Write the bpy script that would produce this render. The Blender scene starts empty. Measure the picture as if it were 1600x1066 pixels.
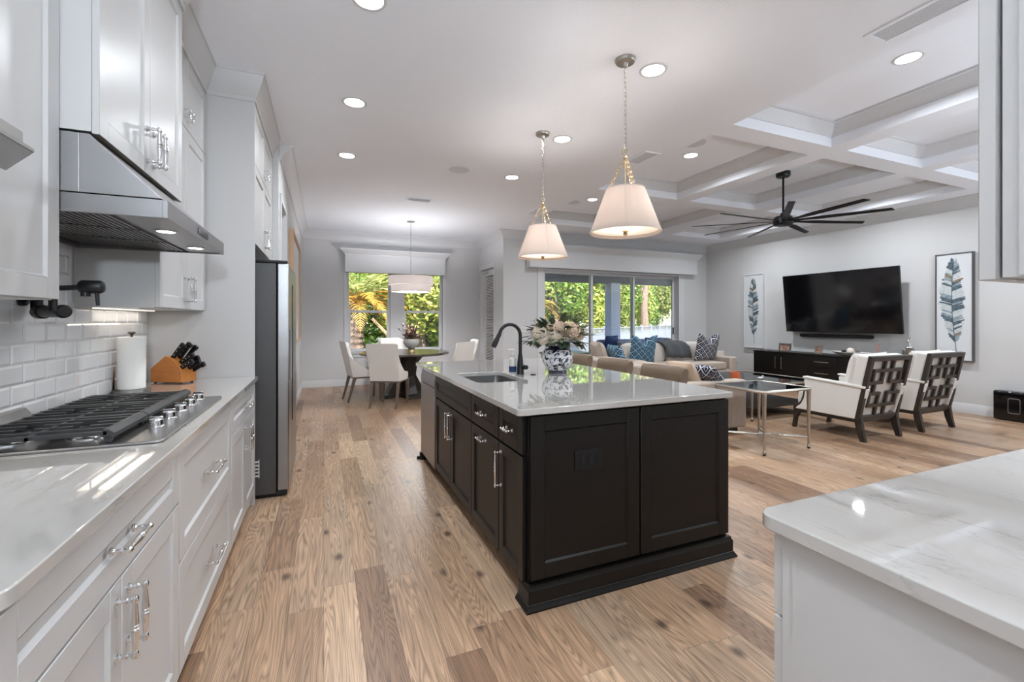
import bpy, bmesh, math, random
from mathutils import Matrix, Vector
random.seed(7)
PI = math.pi
sc = bpy.context.scene
COL = sc.collection
# ---------------------------------------------------------------- camera
YAW = math.atan(294/702.)
cam_d = bpy.data.cameras.new('camera')
cam = bpy.data.objects.new('camera', cam_d); COL.objects.link(cam)
cam.location = (0, 0, 1.315)
cam.rotation_euler = (PI/2, 0, -YAW)
cam_d.sensor_width = 36; cam_d.lens = 36*702/1600.
cam_d.shift_y = -33/1600.
cam_d.clip_start = .02; cam_d.clip_end = 300
sc.camera = cam
# ---------------------------------------------------------------- world, sun, exposure
sc.view_settings.view_transform = 'Standard'
sc.view_settings.look = 'None'
sc.view_settings.gamma = 1
sc.view_settings.exposure = 0.45
w = bpy.data.worlds.new('world'); sc.world = w; w.use_nodes = True
nt = w.node_tree
bg = nt.nodes['Background']
sky = nt.nodes.new('ShaderNodeTexSky'); sky.sky_type = 'NISHITA'
sky.sun_disc = False; sky.sun_elevation = math.radians(48); sky.sun_rotation = math.radians(200)
sky.altitude = 10; sky.air_density = 1.0; sky.dust_density = 1.0; sky.ozone_density = 1.0
nt.links.new(sky.outputs[0], bg.inputs[0]); bg.inputs[1].default_value = 0.62
sun_d = bpy.data.lights.new('sun', 'SUN'); sun_d.energy = 10.5; sun_d.angle = math.radians(.6); sun_d.color = (1, .95, .87)
sun = bpy.data.objects.new('sun', sun_d); COL.objects.link(sun)
sun.rotation_euler = (math.radians(46), 0, math.radians(-18))
DOWN = 9.0      # watts of each ceiling downlight
cy = sc.cycles
cy.max_bounces = 9; cy.diffuse_bounces = 6; cy.glossy_bounces = 4; cy.transmission_bounces = 6
cy.transparent_max_bounces = 12; cy.sample_clamp_indirect = 4.0; cy.caustics_reflective = False; cy.caustics_refractive = False
cy.use_denoising = True

# ---------------------------------------------------------------- materials
def N(nt, t, **k):
    n = nt.nodes.new(t)
    for a, b in k.items(): setattr(n, a, b)
    return n
def mat(name, col, rough=.5, metal=0., spec=.5, bump=0., bscale=200., coat=0., noise=0., nscale=8., col2=None, stretch=(1,1,1), emit=None, estr=0., trans=0., sheen=0., alpha=1.):
    m = bpy.data.materials.new(name); m.use_nodes = True
    nt = m.node_tree; b = nt.nodes['Principled BSDF']
    b.inputs['Base Color'].default_value = (*col, 1)
    b.inputs['Roughness'].default_value = rough
    b.inputs['Metallic'].default_value = metal
    b.inputs['Specular IOR Level'].default_value = spec
    b.inputs['Coat Weight'].default_value = coat
    b.inputs['Sheen Weight'].default_value = sheen
    b.inputs['Transmission Weight'].default_value = trans
    b.inputs['Alpha'].default_value = alpha
    if emit: b.inputs['Emission Color'].default_value = (*emit, 1); b.inputs['Emission Strength'].default_value = estr
    if noise or bump or col2:
        tc = N(nt, 'ShaderNodeTexCoord'); mp = N(nt, 'ShaderNodeMapping'); mp.inputs['Scale'].default_value = stretch
        nt.links.new(tc.outputs['Object'], mp.inputs[0])
    if col2:
        nz = N(nt, 'ShaderNodeTexNoise'); nz.inputs['Scale'].default_value = nscale; nz.inputs['Detail'].default_value = 5
        nt.links.new(mp.outputs[0], nz.inputs['Vector'])
        cr = N(nt, 'ShaderNodeValToRGB'); cr.color_ramp.elements[0].position = .35; cr.color_ramp.elements[1].position = .68
        cr.color_ramp.elements[0].color = (*col, 1); cr.color_ramp.elements[1].color = (*col2, 1)
        nt.links.new(nz.outputs[0], cr.inputs[0]); nt.links.new(cr.outputs[0], b.inputs['Base Color'])
    if bump:
        n2 = N(nt, 'ShaderNodeTexNoise'); n2.inputs['Scale'].default_value = bscale; n2.inputs['Detail'].default_value = 3
        nt.links.new(mp.outputs[0], n2.inputs['Vector'])
        bp = N(nt, 'ShaderNodeBump'); bp.inputs['Strength'].default_value = bump; bp.inputs['Distance'].default_value = .003
        nt.links.new(n2.outputs[0], bp.inputs['Height']); nt.links.new(bp.outputs[0], b.inputs['Normal'])
    return m
M = {}
M['wall'] = mat('wall_paint', (.60, .60, .60), .75, bump=.12, bscale=260)
M['ceil'] = mat('ceiling_paint', (.87, .895, .95), .9, bump=.75, bscale=75)
M['trim'] = mat('trim_paint', (.64, .645, .655), .42)
M['cab'] = mat('cabinet_lacquer', (.55, .545, .54), .32)
M['dark'] = mat('espresso_wood', (.003, .0024, .002), .38, col2=(.006, .0048, .004), nscale=5, stretch=(14, 14, 1.2), spec=.35)
M['chrome'] = mat('polished_chrome', (.82, .82, .83), .12, 1)
M['steel'] = mat('brushed_steel', (.33, .325, .325), .3, 1, bump=.1, bscale=60, stretch=(1, 1, 30))
M['steeld'] = mat('dark_brushed_steel', (.16, .155, .155), .34, .85, bump=.08, bscale=60, stretch=(1, 1, 30))
M['fridge_side'] = mat('fridge_side_grey', (.055, .052, .052), .45)
M['satin'] = mat('satin_nickel', (.50, .47, .42), .3, 1)
M['brass'] = mat('aged_brass', (.62, .47, .27), .3, 1)
M['black'] = mat('matte_black', (.006, .006, .007), .42, spec=.3)
M['iron'] = mat('cast_iron', (.018, .019, .02), .42, bump=.2, bscale=400)
M['gloss'] = mat('gloss_black', (.004, .004, .005), .06)
M['tile'] = mat('glazed_tile', (.68, .685, .695), .08, coat=.5)
M['grout'] = mat('grout', (.52, .51, .50), .9)
M['linen'] = mat('linen_shade', (.72, .64, .58), .85, bump=.25, bscale=500, trans=0)
M['cream'] = mat('cream_fabric', (.66, .60, .54), .9, bump=.35, bscale=600, sheen=.3)
M['ivory'] = mat('ivory_fabric', (.72, .69, .65), .9, bump=.3, bscale=600, sheen=.3)
M['sofa'] = mat('sofa_linen', (.40, .335, .285), .92, bump=.4, bscale=500, col2=(.47, .40, .34), nscale=90, stretch=(1, 1, .12))
M['tan'] = mat('tan_leather', (.17, .12, .08), .35, bump=.15, bscale=120)
M['pillowtan'] = mat('tan_pillow_linen', (.50, .38, .28), .9, bump=.4, bscale=300)
M['throw'] = mat('grey_throw', (.075, .08, .085), .95, bump=.6, bscale=300)
M['wood_dk'] = mat('walnut_leg', (.022, .016, .012), .4, col2=(.036, .026, .019), nscale=10, stretch=(3, 3, .3))
M['table'] = mat('dark_table_wood', (.035, .027, .02), .2, col2=(.06, .045, .033), nscale=8, stretch=(1, 6, 1), spec=.6)
M['wood_gr'] = mat('grey_oak', (.10, .075, .055), .4, col2=(.16, .12, .09), nscale=10, stretch=(3, 3, .3))
M['block'] = mat('knife_block_wood', (.42, .15, .03), .35, col2=(.50, .19, .045), nscale=6, stretch=(1, 4, 6))
M['oak'] = mat('oak_frame', (.50, .32, .19), .45)
M['paper'] = mat('white_paper', (.78, .77, .75), .95, bump=.4, bscale=350)
M['white'] = mat('white_plastic', (.75, .75, .74), .35)
M['ceramic'] = mat('white_ceramic', (.62, .60, .57), .4)
M['art'] = mat('canvas_white', (.66, .68, .70), .8)
M['navy'] = mat('navy_fabric', (.012, .028, .10), .9)
M['teal'] = mat('teal_fabric', (.02, .07, .12), .9)
M['slate'] = mat('slate_outdoor_fabric', (.16, .17, .26), .9)
M['porch'] = mat('porch_paint_dark', (.07, .065, .085), .7)
M['porchl'] = mat('porch_paint_light', (.42, .42, .52), .7)
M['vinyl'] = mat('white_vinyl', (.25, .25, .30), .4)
M['conc'] = mat('porch_pavers', (.50, .50, .53), .8, bump=.2, bscale=60)
M['grass'] = mat('lawn', (.05, .10, .02), .95, col2=(.11, .17, .04), nscale=3)
M['candle'] = mat('orange_glass', (.55, .13, .05), .2)
M['screen'] = mat('tv_screen', (.003, .003, .004), .09, spec=.6)
M['blueglass'] = mat('aqua_glass', (.25, .55, .72), .2)
M['led'] = mat('downlight_lens', (1, 1, 1), .5, emit=(1, .97, .93), estr=9)
M['led2'] = mat('hood_lens', (1, 1, 1), .5, emit=(1, .95, .88), estr=9)
M['warm'] = mat('lamp_bulb', (1, 1, 1), .5, emit=(1, .86, .70), estr=2.2)
M['strip'] = mat('light_strip_lens', (.9, .9, .9), .5, emit=(1, .88, .72), estr=.8)
M['porchc'] = mat('porch_ceiling_paint', (.78, .81, .90), .7)
M['plantr'] = mat('burgundy_leaf', (.09, .035, .035), .6, col2=(.17, .09, .075), nscale=30)
M['leafd'] = mat('sage_leaf', (.035, .06, .03), .5, col2=(.10, .13, .08), nscale=25)
M['petal'] = mat('cream_petal', (.72, .58, .44), .7, col2=(.62, .44, .31), nscale=30)
M['petalw'] = mat('ivory_petal', (.78, .70, .58), .7, col2=(.66, .52, .40), nscale=30)
M['trunk'] = mat('bark', (.16, .11, .08), .95, bump=.8, bscale=20, col2=(.26, .19, .15), nscale=10)
M['dirt'] = mat('mulch', (.12, .07, .04), .95)

def glass(name, col=(1, 1, 1), refl=1.45, tint=1.):
    m = bpy.data.materials.new(name); m.use_nodes = True; nt = m.node_tree
    nt.nodes.remove(nt.nodes['Principled BSDF']); out = nt.nodes['Material Output']
    tr = N(nt, 'ShaderNodeBsdfTransparent'); tr.inputs[0].default_value = (*[c*tint for c in col], 1)
    gl = N(nt, 'ShaderNodeBsdfGlossy'); gl.inputs['Roughness'].default_value = .02
    fr = N(nt, 'ShaderNodeFresnel'); fr.inputs[0].default_value = refl
    mx = N(nt, 'ShaderNodeMixShader')
    nt.links.new(fr.outputs[0], mx.inputs[0]); nt.links.new(tr.outputs[0], mx.inputs[1]); nt.links.new(gl.outputs[0], mx.inputs[2])
    nt.links.new(mx.outputs[0], out.inputs[0]); return m
M['glass'] = glass('window_glass')
M['tglass'] = glass('table_glass', (.94, .98, .98), 3.0)

def leaf_mat(name, c1, c2, c3, tl=.35):
    m = bpy.data.materials.new(name); m.use_nodes = True; nt = m.node_tree
    b = nt.nodes['Principled BSDF']; b.inputs['Roughness'].default_value = .55
    g = N(nt, 'ShaderNodeNewGeometry'); cr = N(nt, 'ShaderNodeValToRGB')
    cr.color_ramp.elements[0].color = (*c1, 1); cr.color_ramp.elements[1].color = (*c3, 1)
    e = cr.color_ramp.elements.new(.5); e.color = (*c2, 1)
    nt.links.new(g.outputs['Random Per Island'], cr.inputs[0])
    nt.links.new(cr.outputs[0], b.inputs['Base Color'])
    t = N(nt, 'ShaderNodeBsdfTranslucent'); nt.links.new(cr.outputs[0], t.inputs[0])
    mx = N(nt, 'ShaderNodeMixShader'); mx.inputs[0].default_value = tl
    nt.links.new(b.outputs[0], mx.inputs[1]); nt.links.new(t.outputs[0], mx.inputs[2])
    nt.links.new(mx.outputs[0], nt.nodes['Material Output'].inputs[0]); return m
M['lf1'] = leaf_mat('leaf_green', (.06, .13, .02), (.19, .32, .05), (.42, .52, .10))
M['lf2'] = leaf_mat('leaf_olive', (.08, .11, .03), (.25, .30, .07), (.50, .50, .14))
M['lf3'] = leaf_mat('leaf_yellow', (.18, .25, .04), (.40, .45, .08), (.62, .58, .16))
M['palm'] = leaf_mat('palm_frond', (.45, .20, .03), (.75, .42, .06), (.42, .45, .10))
M['palmg'] = leaf_mat('palm_frond_green', (.22, .30, .06), (.45, .48, .14), (.60, .58, .25))

def quartz():
    m = mat('white_quartz', (.74, .72, .70), .035, spec=.85, coat=.8); nt = m.node_tree; b = nt.nodes['Principled BSDF']; b.inputs['Coat IOR'].default_value = 1.7; b.inputs['Coat Roughness'].default_value = .02
    tc = N(nt, 'ShaderNodeTexCoord')
    mp = N(nt, 'ShaderNodeMapping'); mp.inputs['Rotation'].default_value = (0, 0, .6); mp.inputs['Scale'].default_value = (1, .35, 1)
    nt.links.new(tc.outputs['Object'], mp.inputs[0])
    n1 = N(nt, 'ShaderNodeTexNoise'); n1.inputs['Scale'].default_value = 5; n1.inputs['Detail'].default_value = 9; n1.inputs['Roughness'].default_value = .68; n1.inputs['Distortion'].default_value = .8
    nt.links.new(mp.outputs[0], n1.inputs['Vector'])
    s = N(nt, 'ShaderNodeMath', operation='SUBTRACT'); s.inputs[1].default_value = .5; nt.links.new(n1.outputs[0], s.inputs[0])
    a = N(nt, 'ShaderNodeMath', operation='ABSOLUTE'); nt.links.new(s.outputs[0], a.inputs[0])
    r = N(nt, 'ShaderNodeMapRange'); r.inputs[1].default_value = 0; r.inputs[2].default_value = .016; r.inputs[3].default_value = 1; r.inputs[4].default_value = 0
    nt.links.new(a.outputs[0], r.inputs[0])
    n2 = N(nt, 'ShaderNodeTexNoise'); n2.inputs['Scale'].default_value = 2.6; n2.inputs['Detail'].default_value = 3
    nt.links.new(tc.outputs['Object'], n2.inputs['Vector'])
    r2 = N(nt, 'ShaderNodeMapRange'); r2.inputs[1].default_value = .44; r2.inputs[2].default_value = .62; r2.inputs[3].default_value = 0; r2.inputs[4].default_value = .5
    nt.links.new(n2.outputs[0], r2.inputs[0])
    mu = N(nt, 'ShaderNodeMath', operation='MULTIPLY'); nt.links.new(r.outputs[0], mu.inputs[0]); nt.links.new(r2.outputs[0], mu.inputs[1])
    n3 = N(nt, 'ShaderNodeTexNoise'); n3.inputs['Scale'].default_value = 3; n3.inputs['Detail'].default_value = 6
    nt.links.new(mp.outputs[0], n3.inputs['Vector'])
    m0 = N(nt, 'ShaderNodeMix', data_type='RGBA'); m0.inputs[6].default_value = (.53, .51, .485, 1); m0.inputs[7].default_value = (.46, .44, .415, 1)
    nt.links.new(n3.outputs[0], m0.inputs[0])
    m1 = N(nt, 'ShaderNodeMix', data_type='RGBA'); m1.inputs[7].default_value = (.21, .20, .20, 1)
    nt.links.new(mu.outputs[0], m1.inputs[0]); nt.links.new(m0.outputs[2], m1.inputs[6])
    nt.links.new(m1.outputs[2], b.inputs['Base Color']); return m
M['quartz'] = quartz()

def floor_mat():
    m = mat('oak_planks', (.4, .3, .2), .34, spec=.6); nt = m.node_tree; b = nt.nodes['Principled BSDF']; L = nt.links.new
    tc = N(nt, 'ShaderNodeTexCoord'); sp = N(nt, 'ShaderNodeSeparateXYZ'); L(tc.outputs['Object'], sp.inputs[0])
    def ma(op, a, bb=None, c=None):
        n = N(nt, 'ShaderNodeMath', operation=op)
        for i, v in enumerate((a, bb, c)):
            if v is None: continue
            if isinstance(v, (int, float)): n.inputs[i].default_value = v
            else: L(v, n.inputs[i])
        return n.outputs[0]
    W_ = .146
    u = ma('DIVIDE', sp.outputs[0], W_); row = ma('FLOOR', u); fu = ma('FRACT', u)
    wn = N(nt, 'ShaderNodeTexWhiteNoise', noise_dimensions='1D'); L(row, wn.inputs['W'])
    ll = ma('MULTIPLY_ADD', wn.outputs[0], .5, .95)
    v = ma('ADD', ma('DIVIDE', sp.outputs[1], ll), ma('MULTIPLY', wn.outputs[0], 17.3)); colr = ma('FLOOR', v); fv = ma('FRACT', v)
    cb = N(nt, 'ShaderNodeCombineXYZ'); L(row, cb.inputs[0]); L(colr, cb.inputs[1])
    w2 = N(nt, 'ShaderNodeTexWhiteNoise', noise_dimensions='3D'); L(cb.outputs[0], w2.inputs['Vector'])
    sh = N(nt, 'ShaderNodeVectorMath', operation='MULTIPLY_ADD'); L(w2.outputs['Color'], sh.inputs[0]); sh.inputs[1].default_value = (40, 40, 40); L(tc.outputs['Object'], sh.inputs[2])
    mp = N(nt, 'ShaderNodeMapping'); mp.inputs['Scale'].default_value = (1, .075, 1); L(sh.outputs[0], mp.inputs[0])
    # cathedral figure: contour lines of a smooth stretched noise
    nf = N(nt, 'ShaderNodeTexNoise'); nf.inputs['Scale'].default_value = 8; nf.inputs['Detail'].default_value = 2.2; L(mp.outputs[0], nf.inputs['Vector'])
    ring = ma('FRACT', ma('MULTIPLY', nf.outputs[0], 34)); ring = ma('ABSOLUTE', ma('SUBTRACT', ring, .5)); ring = ma('MULTIPLY', ring, 2)
    ng = N(nt, 'ShaderNodeTexNoise'); ng.inputs['Scale'].default_value = 70; ng.inputs['Detail'].default_value = 4
    mp2 = N(nt, 'ShaderNodeMapping'); mp2.inputs['Scale'].default_value = (1, .045, 1); L(sh.outputs[0], mp2.inputs[0]); L(mp2.outputs[0], ng.inputs['Vector'])
    grain = ma('ADD', ma('MULTIPLY', ring, .20), ma('MULTIPLY', ng.outputs[0], .80))
    cr = N(nt, 'ShaderNodeValToRGB'); L(w2.outputs['Value'], cr.inputs[0])
    E = cr.color_ramp.elements
    E[0].color = (.205, .120, .074, 1); E[1].color = (.52, .350, .225, 1)
    for p, c in ((.12, (.29, .175, .107)), (.35, (.385, .245, .152)), (.65, (.44, .285, .18)), (.82, (.385, .27, .185))):
        e = E.new(p); e.color = (*c, 1)
    mr = N(nt, 'ShaderNodeMapRange'); mr.inputs[1].default_value = .25; mr.inputs[2].default_value = .75; mr.inputs[3].default_value = .58; mr.inputs[4].default_value = 1.36
    L(grain, mr.inputs[0])
    mx = N(nt, 'ShaderNodeMix', data_type='RGBA', blend_type='MULTIPLY'); mx.inputs[0].default_value = 1
    L(cr.outputs[0], mx.inputs[6]); 
    lines = ma('MULTIPLY_ADD', ma('SUBTRACT', 1, ma('POWER', ma('SUBTRACT', 1, ring), 3.2)), .30, .76); L(ma('MULTIPLY', mr.outputs[0], lines), mx.inputs[7])
    # knots
    vo = N(nt, 'ShaderNodeTexVoronoi', voronoi_dimensions='2D'); vo.inputs['Scale'].default_value = 2.3
    mp3 = N(nt, 'ShaderNodeMapping'); mp3.inputs['Scale'].default_value = (1, .62, 1); L(sh.outputs[0], mp3.inputs[0]); L(mp3.outputs[0], vo.inputs['Vector'])
    kn = N(nt, 'ShaderNodeMapRange'); kn.inputs[1].default_value = .02; kn.inputs[2].default_value = .07; kn.inputs[3].default_value = .85; kn.inputs[4].default_value = 0
    L(vo.outputs['Distance'], kn.inputs[0])
    mk = N(nt, 'ShaderNodeMix', data_type='RGBA'); mk.inputs[7].default_value = (.055, .035, .025, 1); vs_ = N(nt, 'ShaderNodeSeparateColor'); L(vo.outputs['Color'], vs_.inputs[0]); L(ma('MULTIPLY', kn.outputs[0], ma('GREATER_THAN', vs_.outputs[0], .58)), mk.inputs[0]); L(mx.outputs[2], mk.inputs[6])
    # seams
    eu = ma('MINIMUM', fu, ma('SUBTRACT', 1, fu)); eu = ma('MULTIPLY', eu, W_)
    ev = ma('MINIMUM', fv, ma('SUBTRACT', 1, fv)); ev = ma('MULTIPLY', ev, ll)
    ed = ma('MINIMUM', eu, ev); se = N(nt, 'ShaderNodeMapRange'); se.inputs[1].default_value = 0; se.inputs[2].default_value = .0022; se.inputs[3].default_value = .55; se.inputs[4].default_value = 0
    L(ed, se.inputs[0])
    ms = N(nt, 'ShaderNodeMix', data_type='RGBA'); ms.inputs[7].default_value = (.08, .05, .03, 1); L(se.outputs[0], ms.inputs[0]); L(mk.outputs[2], ms.inputs[6])
    L(ms.outputs[2], b.inputs['Base Color'])
    bp = N(nt, 'ShaderNodeBump'); bp.inputs['Strength'].default_value = .25; bp.inputs['Distance'].default_value = .0015
    hh = ma('SUBTRACT', grain, ma('MULTIPLY', se.outputs[0], 2)); L(hh, bp.inputs['Height']); L(bp.outputs[0], b.inputs['Normal'])
    rr = N(nt, 'ShaderNodeMapRange'); rr.inputs[3].default_value = .28; rr.inputs[4].default_value = .42; L(ng.outputs[0], rr.inputs[0]); L(rr.outputs[0], b.inputs['Roughness'])
    return m
M['floor'] = floor_mat()

def lattice_mat(name, c1, c2, sc_=7., kind=0):
    m = mat(name, c1, .9); nt = m.node_tree; b = nt.nodes['Principled BSDF']; L = nt.links.new
    tc = N(nt, 'ShaderNodeTexCoord'); sp = N(nt, 'ShaderNodeSeparateXYZ'); L(tc.outputs['UV'], sp.inputs[0])
    def ma(op, a, bb=None):
        n = N(nt, 'ShaderNodeMath', operation=op)
        for i, v in enumerate((a, bb)):
            if v is None: continue
            if isinstance(v, (int, float)): n.inputs[i].default_value = v
            else: L(v, n.inputs[i])
        return n.outputs[0]
    u = ma('MULTIPLY', sp.outputs[0], sc_); v = ma('MULTIPLY', sp.outputs[1], sc_)
    a = ma('ABSOLUTE', ma('SUBTRACT', ma('FRACT', ma('ADD', u, v)), .5)); c = ma('ABSOLUTE', ma('SUBTRACT', ma('FRACT', ma('SUBTRACT', u, v)), .5))
    mn = ma('MINIMUM', a, c); mx_ = ma('MAXIMUM', a, c)
    g1 = ma('LESS_THAN', mn, .075); g2 = ma('MULTIPLY', ma('LESS_THAN', ma('ABSOLUTE', ma('SUBTRACT', mn, .30)), .03), ma('GREATER_THAN', mx_, .2))
    g = ma('MAXIMUM', g1, g2)
    mx = N(nt, 'ShaderNodeMix', data_type='RGBA'); mx.inputs[6].default_value = (*c1, 1); mx.inputs[7].default_value = (*c2, 1)
    L(g, mx.inputs[0]); L(mx.outputs[2], b.inputs['Base Color']); return m
M['lat_navy'] = lattice_mat('navy_lattice_fabric', (.008, .011, .035), (.50, .51, .53), 4)
M['lat_teal'] = lattice_mat('teal_lattice_fabric', (.008, .045, .10), (.26, .42, .50), 4)
def vase_mat():
    m = mat('blue_white_porcelain', (.8, .8, .8), .12, coat=.6); nt = m.node_tree; b = nt.nodes['Principled BSDF']; L = nt.links.new
    tc = N(nt, 'ShaderNodeTexCoord')
    mp = N(nt, 'ShaderNodeMapping'); mp.inputs['Rotation'].default_value = (.5, .4, .7); L(tc.outputs['Object'], mp.inputs[0])
    n = N(nt, 'ShaderNodeTexNoise'); n.inputs['Scale'].default_value = 23; n.inputs['Detail'].default_value = 2.5; n.inputs['Distortion'].default_value = 2.2; L(mp.outputs[0], n.inputs['Vector'])
    r = N(nt, 'ShaderNodeValToRGB'); r.color_ramp.interpolation = 'CONSTANT'
    r.color_ramp.elements[0].color = (.74, .74, .76, 1); r.color_ramp.elements[1].position = .53; r.color_ramp.elements[1].color = (.007, .010, .035, 1)
    L(n.outputs[0], r.inputs[0])
    sp = N(nt, 'ShaderNodeSeparateXYZ'); L(tc.outputs['Object'], sp.inputs[0])
    c = N(nt, 'ShaderNodeValToRGB'); c.color_ramp.interpolation = 'CONSTANT'
    E = c.color_ramp.elements; E[0].color = (1, 1, 1, 1); E[0].position = 0; E[1].position = .10; E[1].color = (0, 0, 0, 1)
    e = E.new(.87); e.color = (1, 1, 1, 1)
    mr = N(nt, 'ShaderNodeMapRange'); mr.inputs[1].default_value = 0; mr.inputs[2].default_value = .2; L(sp.outputs[2], mr.inputs[0]); L(mr.outputs[0], c.inputs[0])
    mx = N(nt, 'ShaderNodeMix', data_type='RGBA'); mx.inputs[7].default_value = (.012, .015, .05, 1); L(c.outputs[0], mx.inputs[0]); L(r.outputs[0], mx.inputs[6])
    L(mx.outputs[2], b.inputs['Base Color']); return m
M['vase'] = vase_mat()
def shade_mat(name, col, tl):
    m = bpy.data.materials.new(name); m.use_nodes = True; nt = m.node_tree
    b = nt.nodes['Principled BSDF']; b.inputs['Base Color'].default_value = (*col, 1); b.inputs['Roughness'].default_value = .9
    t = N(nt, 'ShaderNodeBsdfTranslucent'); t.inputs[0].default_value = (*col, 1)
    mx = N(nt, 'ShaderNodeMixShader'); mx.inputs[0].default_value = tl
    nt.links.new(b.outputs[0], mx.inputs[1]); nt.links.new(t.outputs[0], mx.inputs[2])
    nt.links.new(mx.outputs[0], nt.nodes['Material Output'].inputs[0]); return m
M['shade'] = shade_mat('pleated_linen_shade', (.82, .74, .68), .45)
M['diff'] = shade_mat('frosted_diffuser', (.95, .92, .88), .9)
M['shade2'] = shade_mat('grey_drum_shade', (.62, .58, .56), .55)

# ---------------------------------------------------------------- mesh helpers
class MB:
    def __init__(s): s.v = []; s.f = []; s.mi = []; s.uv = {}; s.T = Matrix(); s.m = 0
    def add(s, vs, fs, uvs=None):
        b = len(s.v)
        for i, p in enumerate(vs):
            s.v.append(tuple(s.T @ Vector(p)))
            if uvs: s.uv[b+i] = uvs[i]
        for f in fs: s.f.append(tuple(b+i for i in f)); s.mi.append(s.m)
        return s
    def box(s, x0, x1, y0, y1, z0, z1):
        return s.add([(x0,y0,z0),(x1,y0,z0),(x1,y1,z0),(x0,y1,z0),(x0,y0,z1),(x1,y0,z1),(x1,y1,z1),(x0,y1,z1)],
                     [(0,3,2,1),(4,5,6,7),(0,1,5,4),(1,2,6,5),(2,3,7,6),(3,0,4,7)])
    def obox(s, o, u, v, n, a, b, c):
        o, u, v, n = map(Vector, (o, u, v, n)); vs = []
        for cc in c:
            for (i, j) in ((0,0),(1,0),(1,1),(0,1)): vs.append(o+u*a[i]+v*b[j]+n*cc)
        fs = [(0,3,2,1),(4,5,6,7),(0,1,5,4),(1,2,6,5),(2,3,7,6),(3,0,4,7)]
        if u.cross(v).dot(n) < 0: fs = [f[::-1] for f in fs]
        return s.add(vs, fs)
    def frame(s, axis):
        a = Vector(axis).normalized(); t = Vector((0,0,1)) if abs(a.z) < .9 else Vector((1,0,0))
        u = a.cross(t).normalized(); return u, a.cross(u).normalized(), a
    def lathe(s, prof, o=(0,0,0), axis=(0,0,1), seg=24, cap=True):
        u, w, a = s.frame(axis); o = Vector(o); vs = []; fs = []
        for r, t in prof:
            for k in range(seg):
                an = 2*PI*k/seg; vs.append(o+a*t+(u*math.cos(an)+w*math.sin(an))*max(r, 1e-5))
        n = len(prof)
        for i in range(n-1):
            for k in range(seg):
                k2 = (k+1) % seg; fs.append((i*seg+k, i*seg+k2, (i+1)*seg+k2, (i+1)*seg+k))
        if cap:
            if prof[0][0] > 1e-4: fs.append(tuple(range(seg))[::-1])
            if prof[-1][0] > 1e-4: fs.append(tuple((n-1)*seg+k for k in range(seg)))
        return s.add(vs, fs)
    def cyl(s, p0, p1, r0, r1=None, seg=16):
        p0, p1 = Vector(p0), Vector(p1); d = p1-p0; r1 = r0 if r1 is None else r1
        return s.lathe([(r0, 0), (r1, d.length)], p0, d, seg)
    def tube(s, pts, r, seg=8, closed=False):
        pts = [Vector(p) for p in pts]; n = len(pts); R = r if isinstance(r, (list, tuple)) else [r]*n
        vs = []; fs = []; pu = None
        for i, p in enumerate(pts):
            if closed: d = pts[(i+1) % n]-pts[i-1]
            else: d = pts[min(i+1, n-1)]-pts[max(i-1, 0)]
            d.normalize()
            if pu is None: u = s.frame(d)[0]
            else: u = (pu-d*pu.dot(d)).normalized()
            pu = u; w_ = d.cross(u)
            for k in range(seg):
                an = 2*PI*k/seg; vs.append(p+(u*math.cos(an)+w_*math.sin(an))*R[i])
        for i in range(n if closed else n-1):
            j = (i+1) % n
            for k in range(seg):
                k2 = (k+1) % seg; fs.append((i*seg+k, i*seg+k2, j*seg+k2, j*seg+k))
        if not closed: fs.append(tuple(range(seg))[::-1]); fs.append(tuple((n-1)*seg+k for k in range(seg)))
        return s.add(vs, fs)
    def prism(s, pts, d):
        d = Vector(d); pts = [Vector(p) for p in pts]; n = len(pts)
        nn = Vector((0,0,0))
        for i in range(n): nn += pts[i].cross(pts[(i+1) % n])
        if nn.dot(d) < 0: pts = pts[::-1]
        fs = [tuple(range(n))[::-1], tuple(range(n, 2*n))]+[(i, (i+1) % n, n+(i+1) % n, n+i) for i in range(n)]
        return s.add(pts+[p+d for p in pts], fs)
    def cushion(s, c, sz, e=.35, n=12):
        # rounded box
        cx, cy, cz = c; a, b, h = [q/2. for q in sz]; vs = []; fs = []
        def sg(x, p): return math.copysign(abs(x)**p, x)
        for i in range(n+1):
            ph = -PI/2+PI*i/n
            for k in range(2*n):
                th = 2*PI*k/(2*n)
                vs.append((cx+a*sg(math.cos(ph), e)*sg(math.cos(th), e), cy+b*sg(math.cos(ph), e)*sg(math.sin(th), e), cz+h*sg(math.sin(ph), e)))
        for i in range(n):
            for k in range(2*n):
                k2 = (k+1) % (2*n); fs.append((i*2*n+k, i*2*n+k2, (i+1)*2*n+k2, (i+1)*2*n+k))
        return s.add(vs, fs)
    def pillow(s, w_, h_, t, n=12, chop=0.):
        # local: x width, z height, y thickness, bottom centre at origin
        vs = []; fs = []; uv = []
        for side in (-1, 1):
            for i in range(n+1):
                for j in range(n+1):
                    u = -1+2*i/n; v = -1+2*j/n
                    pin = 1-.07*(1-u*u) * 0
                    x = u*w_/2*(1-.10*(1-abs(u))*0)*(1-.06*(1-v*v)*0-.05*(1-abs(v)**2)*1)
                    z = v*h_/2*(1-.05*(1-u*u))
                    if chop and v > 0: z -= chop*math.exp(-(u/.38)**2)*v
                    y = side*t/2*((1-u**4)*(1-v**4))**.6
                    vs.append((x, y, z+h_/2)); uv.append((i/n, j/n))
        m_ = n+1
        for sd in (0, 1):
            for i in range(n):
                for j in range(n):
                    q = [sd*m_*m_+a for a in (i*m_+j, (i+1)*m_+j, (i+1)*m_+j+1, i*m_+j+1)]
                    fs.append(tuple(q if sd == 0 else q[::-1]))
        return s.add(vs, fs, uv)
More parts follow.
